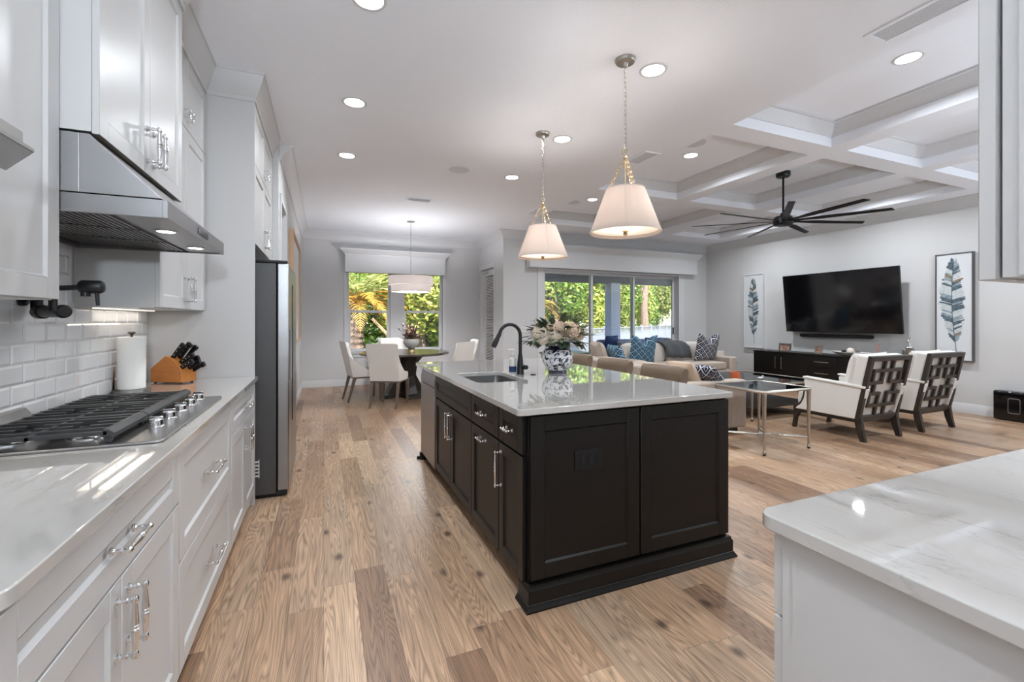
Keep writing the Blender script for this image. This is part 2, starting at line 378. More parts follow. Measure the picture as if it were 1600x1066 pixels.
    def build(s, name, mt, parent=None, bevel=0., smooth=35, sub=0, seg=2):
        me = bpy.data.meshes.new(name); me.from_pydata(s.v, [], s.f)
        mts = mt if isinstance(mt, (list, tuple)) else [mt]
        for q in mts: me.materials.append(M[q])
        for i, p in enumerate(me.polygons): p.material_index = s.mi[i]
        if s.uv:
            ul = me.uv_layers.new(name='uv')
            for lp in me.loops:
                if lp.vertex_index in s.uv: ul.data[lp.index].uv = s.uv[lp.vertex_index]
        me.update()
        if smooth:
            me.polygons.foreach_set('use_smooth', [True]*len(me.polygons)); me.set_sharp_from_angle(angle=math.radians(smooth))
        o = bpy.data.objects.new(name, me); COL.objects.link(o)
        if parent is not None: o.parent = parent
        if bevel:
            md = o.modifiers.new('bevel', 'BEVEL'); md.width = bevel; md.segments = seg; md.limit_method = 'ANGLE'; md.angle_limit = math.radians(40)
        if sub: md = o.modifiers.new('sub', 'SUBSURF'); md.levels = sub; md.render_levels = sub
        return o
def thing(name, label, cat, loc=(0,0,0), rz=0., group=None):
    o = bpy.data.objects.new(name, None); COL.objects.link(o); o.location = loc; o.rotation_euler = (0, 0, rz); o.empty_display_size = .1
    return tag(o, label, cat, group)
def tag(o, label, cat, group=None):
    o['label'] = label; o['category'] = cat
    if group: o['group'] = group
    return o
def struct(o): o['kind'] = 'structure'; return o
def dup(root, loc, rz, label=None, group=None, scale=None):
    def cp(o, par):
        c = o.copy(); COL.objects.link(c)
        if par is not None: c.parent = par
        for ch in [q for q in list(COL.objects) if q.parent == o]: cp(ch, c)
        return c
    r = cp(root, None); r.location = loc; r.rotation_euler = (0, 0, rz)
    if label: r['label'] = label
    if group: r['group'] = group
    if scale: r.scale = scale
    return r
class K:
    """a thing whose parts are modelled in room coordinates; shifted so the Empty stands at its base"""
    def __init__(s, name, label, cat, loc, group=None): s.root = thing(name, label, cat, loc, 0, group); s.off = Matrix.Translation(-Vector(loc))
    def mb(s): m = MB(); m.T = s.off.copy(); return m
def lamp(name, kind, loc, energy, color=(1, .95, .9), size=.1, rot=(0,0,0), parent=None, spot=None):
    d = bpy.data.lights.new(name, kind); d.energy = energy; d.color = color
    if kind == 'AREA': d.shape = 'DISK'; d.size = size; d.spread = math.radians(spot or 180)
    elif kind == 'SPOT': d.spot_size = math.radians(spot or 150); d.spot_blend = .6; d.shadow_soft_size = size
    else: d.shadow_soft_size = size
    o = bpy.data.objects.new(name, d); COL.objects.link(o); o.location = loc; o.rotation_euler = rot
    if parent is not None: o.parent = parent
    return o
# ================================================================ the setting
def molding(mb, path, prof, closed=False):
    n = len(path); P = [Vector((p[0], p[1])) for p in path]; vs = []; fs = []
    for i in range(n):
        def nrm(a, b): d = (b-a).normalized(); return Vector((-d.y, d.x))
        if closed: n1 = nrm(P[i-1], P[i]); n2 = nrm(P[i], P[(i+1) % n])
        else:
            n1 = nrm(P[i-1], P[i]) if i else nrm(P[0], P[1]); n2 = nrm(P[i], P[i+1]) if i < n-1 else n1
        m_ = (n1+n2)/(1+n1.dot(n2))
        for o_, z in prof: q = P[i]+m_*o_; vs.append((q.x, q.y, z))
    k = len(prof)
    for i in range(n if closed else n-1):
        j = (i+1) % n
        for a in range(k): b = (a+1) % k; fs.append((i*k+a, i*k+b, j*k+b, j*k+a))
    if not closed: fs.append(tuple(range(k))); fs.append(tuple((n-1)*k+a for a in range(k))[::-1])
    # face direction: make outward
    fs = [f[::-1] for f in fs]
    return mb.add(vs, fs)
def crown_prof(z0, z1, d):
    h = z1-z0
    return [(0, z0), (d*.10, z0), (d*.12, z0+h*.10), (d*.16, z0+h*.12), (d*.24, z0+h*.30), (d*.45, z0+h*.55), (d*.72, z0+h*.76), (d*.86, z0+h*.88), (d*.9, z0+h*.90), (d, z0+h*.92), (d, z1), (0, z1)]
WX0, WX1 = -1.075, 8.37
m = MB(); m.box(-2.6, 8.5, -2.3, 8.25, -.1, 0); m.box(-2.6, 3.31, 8.25, 9.7, -.1, 0); struct(m.build('floor', 'floor', smooth=0))
cols = [(3.35, 4.70), (4.94, 6.28), (6.52, 7.86)]; rows = [(1.01, 2.92), (3.155, 5.06), (5.295, 7.20)]
m = MB(); m.box(-2.6, 3.35, -2.3, 9.7, 3.05, 3.5)
ys = [-.12]+[v for r in rows for v in r]+[8.25]
for x0, x1 in ((4.70, 4.94), (6.28, 6.52), (7.86, 8.5)): m.box(x0, x1, -.12, 8.25, 3.05, 3.5)
for x0, x1 in cols:
    for i in range(0, 8, 2): m.box(x0, x1, ys[i], ys[i+1], 3.05, 3.5)
    for y0, y1 in rows: m.box(x0, x1, y0, y1, 3.27, 3.5)
struct(m.build('ceiling', 'ceil', smooth=0))
n_ = 1
for x0, x1 in cols:
    for y0, y1 in rows:
        m = MB(); molding(m, [(x0, y0), (x1, y0), (x1, y1), (x0, y1)], [(0, 3.145), (.012, 3.145), (.016, 3.16), (.05, 3.20), (.075, 3.245), (.088, 3.25), (.088, 3.27), (0, 3.27)], True)
        struct(m.build('trim_%d' % n_, 'trim', smooth=30)); n_ += 1
# walls
def wall(name, *boxes):
    m = MB()
    for b in boxes: m.box(*b)
    return struct(m.build(name, 'wall', smooth=0))
wall('wall_left', (-1.195, WX0, -2.3, 4.93, 0, 3.05))
wall('wall_left_nook', (-.52, -.40, 4.83, 5.02, 0, 3.05), (-.52, -.40, 5.62, 9.7, 0, 3.05), (-.52, -.40, 5.02, 5.62, 2.5, 3.05))
wall('wall_hall', (-2.6, -2.48, 4.93, 7.5, 0, 3.05), (-2.48, -.52, 4.83, 4.93, 0, 3.05), (-2.48, -.52, 7.4, 7.5, 0, 3.05))
wall('wall_behind', (-1.195, .84, -2.3, -2.18, 0, 3.05), (.72, .84, -2.18, -.12, 0, 3.05))
wall('wall_front', (.84, 8.5, -.12, 0, 0, 3.05))
wall('wall_right', (WX1, 8.5, 0, 8.25, 0, 3.05))
wx = [(.43, 1.27), (1.53, 2.37)]; wz = (.66, 2.44)
wall('wall_back', (-.52, 3.31, 9.55, 9.7, 0, wz[0]), (-.52, 3.31, 9.55, 9.7, wz[1], 3.05), (-.52, wx[0][0], 9.55, 9.7, *wz), (wx[0][1], wx[1][0], 9.55, 9.7, *wz), (wx[1][1], 3.31, 9.55, 9.7, *wz))
wall('wall_nook_right', (3.19, 3.31, 8.25, 8.54, 0, 3.05), (3.19, 3.31, 9.39, 9.55, 0, 3.05), (3.19, 3.31, 8.54, 9.39, 2.41, 3.05))
wall('wall_living_back', (3.19, 4.0, 8.05, 8.25, 0, 3.05), (7.60, WX1, 8.05, 8.25, 0, 3.05), (4.0, 7.60, 8.05, 8.25, 2.44, 3.05))
m = MB(); molding(m, [(WX1, 0), (WX1, 8.05), (3.19, 8.05), (3.19, 9.55), (-.40, 9.55), (-.40, 4.98)], crown_prof(2.895, 3.05, .115)); struct(m.build('trim_20', 'trim', smooth=30))
bbp = [(0, 0), (.018, 0), (.018, .10), (.012, .115), (.010, .13), (0, .132)]
for nm, pth in (('baseboard_right', [(WX1, 0), (WX1, 8.05), (7.72, 8.05)]), ('baseboard_living', [(3.88, 8.05), (3.19, 8.05), (3.19, 8.46)]), ('baseboard_back', [(3.19, 9.47), (3.19, 9.55), (-.40, 9.55), (-.40, 5.70)])):
    m = MB(); molding(m, pth, bbp); struct(m.build(nm, 'trim', smooth=30))
# opening casing in left wall
m = MB()
for y0, y1, z0, z1 in ((4.95, 5.03, 0, 2.56), (5.61, 5.69, 0, 2.56), (5.03, 5.61, 2.49, 2.56)): m.box(-.52, -.385, y0, y1, z0, z1)
struct(m.build('trim_21', 'trim', smooth=0))
# nook windows
for i, (x0, x1) in enumerate(wx):
    m = MB(); t = .035
    m.box(x0, x0+t, 9.60, 9.68, *wz); m.box(x1-t, x1, 9.60, 9.68, *wz); m.box(x0, x1, 9.60, 9.68, wz[1]-t, wz[1]); m.box(x0, x1, 9.60, 9.68, wz[0], wz[0]+t)
    w_ = struct(m.build('window_%d' % (i+1), 'trim', smooth=0, bevel=.003))
    a = MB(); a.box(x0+t, x1-t, 9.61, 9.65, 1.46, 1.51); a.box(x0+t, x0+t+.03, 9.61, 9.65, wz[0]+t, 1.46); a.box(x1-t-.03, x1-t, 9.61, 9.65, wz[0]+t, 1.46); a.box(x0+t+.03, x1-t-.03, 9.61, 9.65, wz[0]+t, wz[0]+t+.035)
    a.build('window_sash', 'trim', w_, smooth=0)
    g = MB(); g.box(x0+t, x1-t, 9.638, 9.642, wz[0]+t, wz[1]-t); g.build('window_pane', 'glass', w_, smooth=0)
m = MB(); m.box(.36, 2.44, 9.50, 9.62, .635, .66); m.box(.40, 2.40, 9.532, 9.55, .56, .635); struct(m.build('trim_22', 'trim', smooth=0, bevel=.004))
m = MB()
for x0, x1 in ((.37, .43), (2.37, 2.43)): m.box(x0, x1, 9.535, 9.55, .66, 2.5)
struct(m.build('trim_23', 'trim', smooth=0, bevel=.003))
# patio slider
m = MB()
m.box(3.92, 4.06, 8.03, 8.25, 0, 2.44); m.box(7.52, 7.68, 8.03, 8.25, 0, 2.44); m.box(4.06, 7.52, 8.06, 8.25, 2.305, 2.44); m.box(4.06, 7.52, 8.08, 8.24, 0, .03)
w_ = struct(m.build('window_3', 'trim', smooth=0, bevel=.004))
for i, (x0, x1, y) in enumerate(((4.06, 5.25, 8.10), (5.19, 6.37, 8.145), (6.30, 7.52, 8.19))):
    a = MB()
    a.box(x0, x0+.055, y, y+.035, .03, 2.305); a.box(x1-.055, x1, y, y+.035, .03, 2.305); a.box(x0+.055, x1-.055, y, y+.035, .03, .12); a.box(x0+.055, x1-.055, y, y+.035, 2.255, 2.305)
    a.build('sliding_sash', 'trim', w_, smooth=0, bevel=.003)
    g = MB(); g.box(x0+.055, x1-.055, y+.015, y+.019, .12, 2.255); g.build('window_pane', 'glass', w_, smooth=0)
h = MB(); h.box(7.475, 7.49, 8.165, 8.19, .98, 1.14); h.build('door_pull', 'black', w_, smooth=0)
# side door in the nook
m = MB()
for y0, y1, z0, z1 in ((8.47, 8.56, 0, 2.48), (9.37, 9.46, 0, 2.48), (8.56, 9.37, 2.39, 2.48)): m.box(3.172, 3.31, y0, y1, z0, z1)
struct(m.build('trim_24', 'trim', smooth=0, bevel=.004))
m = MB(); y0, y1 = 8.56, 9.37
m.box(3.235, 3.28, y0, y0+.12, .01, 2.38); m.box(3.235, 3.28, y1-.12, y1, .01, 2.38); m.box(3.235, 3.28, y0+.12, y1-.12, 2.25, 2.38); m.box(3.235, 3.28, y0+.12, y1-.12, .01, .28)
d_ = struct(m.build('door_1', 'trim', smooth=0, bevel=.003))
g = MB(); g.box(3.266, 3.27, y0+.12, y1-.12, .28, 2.25); g.build('door_pane', 'glass', d_, smooth=0)
g = MB()
for k in range(60): z = .30+k*.0325; g.obox((3.25, y0+.12, z), (.42, 0, -.907), (0, 1, 0), (.907, 0, .42), (-.011, .011), (0, y1-y0-.24), (0, .001))
g.build('blind_slats', 'white', d_, smooth=0)
g = MB(); g.lathe([(.028, 0), (.028, .008), (.011, .012), (.011, .05)], (3.235, 8.63, 1.0), (-1, 0, 0)); g.tube([(3.185, 8.63, 1.0), (3.185, 8.75, 1.0)], .009); g.build('door_handle', 'black', d_)
g = MB(); g.box(3.20, 3.235, 9.0, 9.22, 2.31, 2.36); g.build('door_closer', 'chrome', d_, bevel=.005)
# valances over windows
def valance(name, label, x0, x1, y0, y1, z0, z1, z2):
    k = K(name, label, 'valance', ((x0+x1)/2, y1, z0))
    b = k.mb(); b.box(x0, x1, y0, y1-.002, z0, z1+.02); b.build('box_front', 'trim', k.root, bevel=.004)
    c = k.mb(); molding(c, [(x0, y1-.002), (x0, y0), (x1, y0), (x1, y1-.002)][::-1], [(0, z1), (.012, z1), (.016, z1+.02), (.045, z1+.05), (.085, z2-.03), (.095, z2-.02), (.095, z2), (0, z2)]) if False else None
    pth = [(x1, y1-.002), (x1, y0), (x0, y0), (x0, y1-.002)]
    molding(c, pth, [(.001, z1), (.012, z1), (.016, z1+.02), (.045, z1+.05), (.085, z2-.03), (.095, z2-.02), (.095, z2), (.001, z2)])
    c.box(x0, x1, y0, y1-.002, z2-.01, z2)
    c.build('cornice', 'trim', k.root, smooth=30)
valance('window_valance', 'white boxed window valance with flared cornice over the dining nook windows', .385, 2.395, 9.40, 9.55, 2.26, 2.60, 2.72)
valance('window_valance', 'long white boxed valance with flared cornice over the sliding glass doors', 3.68, 7.92, 7.88, 8.05, 2.345, 2.67, 2.80)

# ---------------------------------------------------------------- ceiling fittings
def downlight(x, y, z, label, grp, W_=DOWN):
    t = thing('recessed_downlight', label, 'ceiling light', (x, y, z), 0, grp)
    a = MB(); a.lathe([(.072, -.001), (.078, -.006), (.092, -.005), (.095, 0)], seg=32, cap=False); a.build('trim_ring', 'trim', t)
    a = MB(); a.lathe([(.0, -.003), (.074, -.003), (.074, -.001)], seg=32, cap=False); a.build('lens', 'led', t)
    l = lamp('downlight_lamp', 'AREA', (0, 0, -.008), W_, (.90, .95, 1.0), .14, parent=t, spot=158)
    return t
G1 = 'round recessed downlights in the flat kitchen ceiling'
for (x, y, lb) in ((.225, 2.54, 'glowing recessed downlight cut by the top edge of the picture'), (.225, 3.79, 'glowing recessed downlight above the aisle, second from the front'), (.225, 5.04, 'glowing recessed downlight above the aisle near the refrigerator, third along'),
                   (2.11, 2.50, 'glowing recessed downlight close beside the larger hanging pendant canopy'), (2.11, 3.79, 'glowing recessed downlight beside the smaller pendant canopy'), (2.11, 5.04, 'small glowing recessed downlight farthest down the row past both pendants')):
    downlight(x, y, 3.05, lb, G1)
G2 = 'recessed downlights inside the ceiling coffers'
for (x, y, lb) in ((4.02, 1.95, 'glowing recessed downlight in the nearest ceiling coffer'), (4.02, 4.10, 'glowing recessed downlight in the middle coffer right of the big pendant chain'), (4.02, 6.22, 'glowing recessed downlight in the farthest coffer, between the two pendants')):
    downlight(x, y, 3.27, lb, G2, 19)
for y in (1.97, 4.10, 6.22): downlight(7.19, y, 3.27, 'recessed downlight in the coffer column along the television wall', G2, 24)
for x, y in ((-.1, .2), (-.1, -1.2), (2.11, 1.1)):   # the same fittings further back, out of frame
    t = downlight(x, y, 3.05, 'round recessed downlight over the front of the kitchen', G1)
def vent(x, y, w_, l_, label, z=3.05):
    t = thing('ceiling_vent', label, 'air vent', (x, y, z), 0, 'white louvred air vents in the ceiling')
    a = MB(); b = .025
    a.box(-w_/2, w_/2, -l_/2, -l_/2+b, -.008, 0); a.box(-w_/2, w_/2, l_/2-b, l_/2, -.008, 0); a.box(-w_/2, -w_/2+b, -l_/2+b, l_/2-b, -.008, 0); a.box(w_/2-b, w_/2, -l_/2+b, l_/2-b, -.008, 0)
    a.build('vent_frame', 'ceil', t, smooth=0)
    a = MB(); n = 9
    lng = w_ > l_
    for k in range(n):
        if lng: y_ = -l_/2+b+(l_-2*b)*(k+.5)/n; a.obox((0, y_, -.003), (1, 0, 0), (0, .98, .2), (0, -.2, .98), (-w_/2+b, w_/2-b), (-.006, .006), (0, .0012))
        else: x_ = -w_/2+b+(w_-2*b)*(k+.5)/n; a.obox((x_, 0, -.003), (0, 1, 0), (.98, 0, .2), (-.2, 0, .98), (-l_/2+b, l_/2-b), (-.006, .006), (0, .0012))
    a.build('louvres', 'ceil', t, smooth=0)
    a = MB(); a.box(-w_/2+.02, w_/2-.02, -l_/2+.02, l_/2-.02, -.0006, 0); a.build('backing', 'trim', t, smooth=0)
vent(1.27, 6.50, .36, .20, 'white louvred ceiling vent before the dining nook')
vent(3.14, 3.90, .20, .36, 'white louvred ceiling vent behind the big pendant chain')
vent(3.14, 6.50, .20, .36, 'white louvred ceiling vent behind the smaller pendant')
vent(3.14, 1.45, .20, .50, 'white louvred ceiling vent at the top edge of the picture')
def speaker(x, y, z, label):
    t = thing('ceiling_speaker', label, 'speaker', (x, y, z), 0, 'round ceiling speakers')
    a = MB(); a.lathe([(0, -.006), (.11, -.006), (.118, -.004), (.12, 0)], seg=36, cap=False); a.build('speaker_grille', 'trim', t)
speaker(1.44, 5.02, 3.05, 'round off-white ceiling speaker between the downlight rows')
speaker(3.78, 3.80, 3.27, 'round ceiling speaker just before the downlight of the middle coffer')
speaker(3.82, 6.50, 3.27, 'round ceiling speaker in the farthest coffer beside its downlight')

# unseen lamps added out of frame as fill, to brighten the ceiling evenly
def torchiere(label, x, y, E_):
    t = thing('fill_torchiere', label, 'fill lamp', (x, y, 0))
    a = MB(); a.lathe([(.14, 0), (.14, .015), (.03, .03), (0, .03)], seg=28, cap=False); a.build('base', 'black', t)
    a = MB(); a.cyl((0, 0, .02), (0, 0, 1.72), .012); a.build('pole', 'black', t)
    a = MB(); a.lathe([(.02, 1.70), (.12, 1.74), (.19, 1.82), (.187, 1.823), (.115, 1.747), (0, 1.712)], seg=32, cap=False); a.build('lamp_shade', 'white', t)
    a = MB(); a.lathe([(0, 1.74), (.03, 1.75), (.035, 1.78), (0, 1.80)], seg=14, cap=False); a.build('bulb', 'warm', t)
    lamp('fill_light', 'POINT', (0, 0, 1.86), E_, (.80, .90, 1), .10, parent=t)
torchiere('added unseen black fill torchiere behind the camera in the passage', .2, -1.85, 235)
torchiere('added unseen black fill torchiere by the front wall of the living room', 4.9, .35, 70)
torchiere('added unseen black fill torchiere in the front corner by the television wall', 7.9, .4, 50)
# ---------------------------------------------------------------- outside
m = MB(); m.box(-60, 80, 9.71, 100, -.3, -.12); m.box(8.51, 80, -30, 9.71, -.3, -.12); struct(m.build('ground', 'grass', smooth=0))
m = MB(); m.box(3.32, 13.5, 8.26, 12.2, -.1, -.02); struct(m.build('floor_porch', 'conc', smooth=0))
m = MB(); m.box(3.32, 13.5, 8.26, 11.95, 2.95, 3.1); struct(m.build('ceiling_porch', 'porchc', smooth=0))
m = MB(); m.box(3.32, 13.5, 11.5, 11.8, 2.44, 2.95); struct(m.build('beam_porch', 'porch', smooth=0))
for i, x in enumerate((8.26, 13.2)):
    m = MB(); m.box(x-.17, x+.17, 11.48, 11.82, -.02, 2.44); m.box(x-.2, x+.2, 11.45, 11.85, -.02, .2); struct(m.build('column_porch', 'porchl', smooth=0, bevel=.005))
M['trunk'].name
def frond(mb, base, az, el, L, n=26, lw=.34, droop=1.0):
    p = Vector(base); pts = []; e = el
    for i in range(n+1):
        pts.append(p.copy()); d = Vector((math.cos(az)*math.cos(e), math.sin(az)*math.cos(e), math.sin(e))); p = p+d*(L/n); e -= droop*1.5/n
    mb.tube(pts, [.018*(1-i/(n+1))+.003 for i in range(n+1)], 4)
    for i in range(3, n):
        t = i/n; d = (pts[i+1]-pts[i]).normalized(); up = Vector((0, 0, 1)); s_ = d.cross(up).normalized(); u_ = s_.cross(d)
        ll = lw*math.sin(PI*min(1, t*.95+.12))*random.uniform(.85, 1.15)
        for sg in (-1, 1):
            q = (s_*sg*.8+d*.75+u_*random.uniform(.0, .3)).normalized(); o_ = pts[i]; w2 = d*.016
            tip = o_+q*ll+Vector((0, 0, -.06*ll/.3))
            mb.add([o_-w2, o_+w2, o_+q*ll*.6+w2*.9, tip, o_+q*ll*.6-w2*.9], [(0, 1, 2, 3, 4)])
def palm(label, x, y, h, nf, L, seed, dead=.4):
    random.seed(seed); t = thing('palm_tree', label, 'palm tree', (x, y, -.12))
    a = MB(); n = 22; pts = [(0.03*math.sin(i*.5), 0, h*i/n) for i in range(n+1)]
    a.tube(pts, [.21+.035*(i % 2)+(.05 if i > n-4 else 0) for i in range(n+1)], 12); a.build('palm_trunk', 'trunk', t, smooth=0)
    a = MB(); b = MB()
    for k in range(nf):
        az = k*2.4; f = k/nf
        el = 1.30-1.25*f; frond(a if f < .5 else b, (0.03, 0, h+.02), az, el, L*random.uniform(.85, 1.1), droop=.75+.5*f)
    a.build('green_fronds', 'palmg', t, smooth=0); b.build('golden_fronds', 'palm', t, smooth=0)
    return t
palm('squat palm with golden drooping fronds seen through the dining nook window', .85, 13.6, 1.95, 40, 1.9, 3)
palm('palm with yellow fronds seen behind the flowers at the edge of the glass doors', 6.35, 14.4, 1.9, 34, 1.7, 5)
t = K('brace_pole', 'pale timber pole leaning beside the palm trunk outside the nook window', 'wooden pole', (2.1, 13.0, -.12)); m = t.mb(); m.tube([(1.25, 13.1, 1.35), (2.6, 13.0, -.12)], .045, 6); m.build('pole', 'oak', t.root)
def crown_mb(rx, ry, rz_, cz, n, sz, seed, lumps=14):
    random.seed(seed); m = MB(); cs = []
    for k in range(lumps):
        a = random.uniform(0, 2*PI); e = random.uniform(-.9, 1.2); r = random.uniform(.45, .8)
        cs.append((Vector((rx*r*math.cos(a)*math.cos(e), ry*r*math.sin(a)*math.cos(e), cz+rz_*r*math.sin(e))), random.uniform(.35, .6)))
    for i in range(n):
        c, q = cs[i % lumps]
        d = Vector((random.gauss(0, 1), random.gauss(0, 1), random.gauss(0, 1))).normalized()
        rr = random.uniform(.6, 1.05)
        p = c+Vector((d.x*rx*q*rr, d.y*ry*q*rr, d.z*rz_*q*rr))
        if p.z < .05: p.z = .05+random.random()*.4
        nn = (d+Vector((random.gauss(0, .5), random.gauss(0, .5), random.gauss(0, .5)))).normalized()
        u = nn.cross(Vector((random.gauss(0, 1), random.gauss(0, 1), random.gauss(0, 1)))).normalized(); v = nn.cross(u)
        s = sz*random.uniform(.6, 1.4)
        m.add([p-u*s, p+v*s*.5+nn*s*.12, p+u*s, p-v*s*.5+nn*s*.12], [(0, 1, 2, 3)])
    return m
def tree(name, label, cat, rx, ry, rz_, cz, n, sz, seed, mt, h, loc, grp=None):
    t = thing(name, label, cat, loc, 0, grp)
    crown_mb(rx, ry, rz_, cz, n, sz, seed).build('foliage', mt, t, smooth=0)
    random.seed(seed+50); a = MB(); a.tube([(0, 0, 0), (.05, .03, h*.5), (0, .08, h)], [.14, .10, .05], 8)
    for k in range(5):
        an = random.uniform(0, 6.28); a.tube([(.03, .03, h*(.35+.1*k)), (rx*.6*math.cos(an), ry*.6*math.sin(an), h*(.6+.12*k))], [.05, .015], 5)
    a.build('tree_trunk', 'trunk', t)
    return t
GT = 'garden trees beyond the porch and nook windows'
protos = [tree('leafy_tree', 'bright green leafy tree filling the view behind the white fence', 'tree', 1.9, 1.7, 3.2, 3.1, 6500, .12, 11, 'lf1', 4.5, (10.5, 19.5, -.12), GT),
          tree('leafy_tree', 'olive green tree in the garden beyond the glass doors', 'tree', 1.8, 1.8, 2.9, 2.9, 6500, .11, 12, 'lf2', 4.2, (13.5, 20.5, -.12), GT),
          tree('leafy_tree', 'yellow green loose tree in the garden beyond the glass doors', 'tree', 1.7, 1.6, 3.0, 3.0, 5500, .11, 13, 'lf3', 4.3, (12.0, 19.0, -.12), GT)]
spots = [(15.4, 22.2, 0), (17.2, 23.8, 1), (19.2, 25.0, 2), (21.2, 26.6, 0), (8.6, 20.2, 2), (7.0, 19.0, 0), (5.2, 18.0, 1), (3.6, 16.8, 0), (2.0, 17.2, 1), (.6, 16.6, 0), (-1.2, 17.4, 1), (4.6, 15.6, 0), (23.4, 28.4, 1), (9.6, 22.5, 1), (12.6, 24.5, 0), (15.6, 26.0, 0), (18.8, 28.5, 1), (6.0, 22, 1), (2.9, 21, 0), (-.2, 20.5, 0), (-3.4, 18, 0), (25.8, 30, 0), (3.0, 14.9, 2)]
for i, (x, y, k) in enumerate(spots):
    s_ = .9+.35*((i*37) % 10)/10.
    dup(protos[k], (x, y, -.12), i*1.3, ['green leafy tree in the dense garden row outside the windows', 'olive leafy tree in the dense garden row outside the windows', 'yellow green leafy tree in the garden row outside the windows'][k], GT, (s_, s_, s_*(1.0 if y > 17 else .72)))
tree('round_bush', 'rounded grey green bush just above the fence beyond the right-hand glass door', 'bush', 1.35, 1.3, 1.5, 1.5, 5000, .07, 21, 'lf2', 1.6, (14.6, 20.9, -.12))
t = K('bare_tree', 'bare brown trunk among foliage beyond the right glass door', 'tree trunk', (17.9, 21.9, -.12)); m = t.mb(); m.T = m.T @ Matrix.Translation((1.6, 3.9, 0)); m.tube([(16.3, 18, -.12), (16.2, 18, 2.2), (16.45, 18, 4.8)], [.28, .2, .12], 9); m.tube([(16.2, 18, 2.2), (15.7, 17.9, 4.6)], [.13, .07], 7); m.build('bark_trunk', 'trunk', t.root)
# white vinyl fence
k = K('vinyl_fence', 'white vinyl privacy fence with lattice top outside the glass doors', 'fence', (7.2, 13.5, -.12))
A = Vector((6.6, 13.1, 0)); D = Vector((14, 10, 0)).normalized(); Nn = Vector((-D.y, D.x, 0))
pn = k.mb(); lt = k.mb(); rl = k.mb()
for i in range(12):
    o_ = A+D*(i*1.9)
    pn.obox(o_, D, (0, 0, 1), Nn, (.05, 1.85), (-.1, .70), (-.012, .012))
    rl.obox(o_, D, (0, 0, 1), Nn, (.05, 1.85), (.70, .74), (-.025, .025)); rl.obox(o_, D, (0, 0, 1), Nn, (.05, 1.85), (.93, .97), (-.025, .025))
    for q in range(16):
        u0 = .06+q*.112
        lt.obox(o_+D*u0+Vector((0, 0, .735)), (D+Vector((0, 0, 1))*1.0).normalized(), (D*-1+Vector((0, 0, 1))).normalized(), Nn, (0, .28), (-.009, .009), (0, .006))
        lt.obox(o_+D*(u0+.11)+Vector((0, 0, .735)), (D*-1+Vector((0, 0, 1))).normalized(), (D+Vector((0, 0, 1))).normalized(), Nn, (0, .28), (-.009, .009), (-.006, 0))
    ps = k.mb(); ps.obox(o_, D, (0, 0, 1), Nn, (-.06, .06), (-.12, 1.0), (-.06, .06))
    c = o_+Vector((0, 0, 1.0)); e = .075
    ps.add([c+D*e+Nn*e, c-D*e+Nn*e, c-D*e-Nn*e, c+D*e-Nn*e, c+Vector((0, 0, .06))], [(0, 1, 4), (1, 2, 4), (2, 3, 4), (3, 0, 4), (3, 2, 1, 0)])
    ps.build('fence_post', 'vinyl', k.root, smooth=0)
pn.build('fence_panel', 'vinyl', k.root, smooth=0); lt.build('lattice', 'vinyl', k.root, smooth=0); rl.build('fence_rail', 'vinyl', k.root, smooth=0)
# ================================================================ kitchen
def shaker(mb, o, u, v, n, W_, H_, st=.062, th=.02, rec=.009):
    """framed panel: lower-left corner o, spans W_ along u and H_ along v, outer face th out along n"""
    mb.obox(o, u, v, n, (0, st), (0, H_), (0, th)); mb.obox(o, u, v, n, (W_-st, W_), (0, H_), (0, th))
    mb.obox(o, u, v, n, (st, W_-st), (0, st), (0, th)); mb.obox(o, u, v, n, (st, W_-st), (H_-st, H_), (0, th))
    mb.obox(o, u, v, n, (st, W_-st), (st, H_-st), (0, th-rec))
    b = .007   # sloped inner bead
    for (a0, a1, q) in (((st, st), (W_-st, st), 0), ((W_-st, st), (W_-st, H_-st), 1), ((W_-st, H_-st), (st, H_-st), 2), ((st, H_-st), (st, st), 3)):
        pa = Vector(o)+Vector(u)*a0[0]+Vector(v)*a0[1]; pb = Vector(o)+Vector(u)*a1[0]+Vector(v)*a1[1]
        d = (pb-pa).normalized(); inn = Vector(n).cross(d)
        if (Vector(u).cross(Vector(v))).dot(Vector(n)) < 0: inn = -inn
        N_ = Vector(n); mb.add([pa+N_*(th-.0005), pb+N_*(th-.0005), pb+inn*b-d*b+N_*(th-rec+.0002), pa+inn*b+d*b+N_*(th-rec+.0002)], [(0, 1, 2, 3)] if (Vector(u).cross(Vector(v))).dot(Vector(n)) > 0 else [(3, 2, 1, 0)])
def pull(mb, c, ax, n, L, s=1.):
    """turned bar pull centred at c on the face, bar along ax, standing out along n"""
    c, ax, n = Vector(c), Vector(ax), Vector(n); out = .036*s
    for sg in (-1, 1):
        p = c+ax*sg*L/2
        mb.lathe([(.0105*s, 0), (.0105*s, .003), (.008*s, .0045), (.0085*s, .007), (.005*s, .010), (.0045*s, .018), (.0068*s, .021), (.0045*s, .024), (.0045*s, out)], p, n, 12)
        mb.lathe([(0, -.011*s), (.0055*s, -.009*s), (.008*s, -.003*s), (.008*s, .003*s), (.0055*s, .009*s), (0, .011*s)], p+n*out, ax, 12, cap=False)
    h = L/2; r = [(.0042, -h), (.0045, -h+.006), (.0085, -.012), (.0088, -.008), (.0065, -.007), (.0092, -.004), (.0065, -.0015), (.0065, .0015), (.0092, .004), (.0065, .007), (.0088, .008), (.0085, .012), (.0045, h-.006), (.0042, h)]
    mb.lathe([(a*s, b) for a, b in r], c+n*out, ax, 12)
UX, UY, UZ = Vector((1, 0, 0)), Vector((0, 1, 0)), Vector((0, 0, 1))
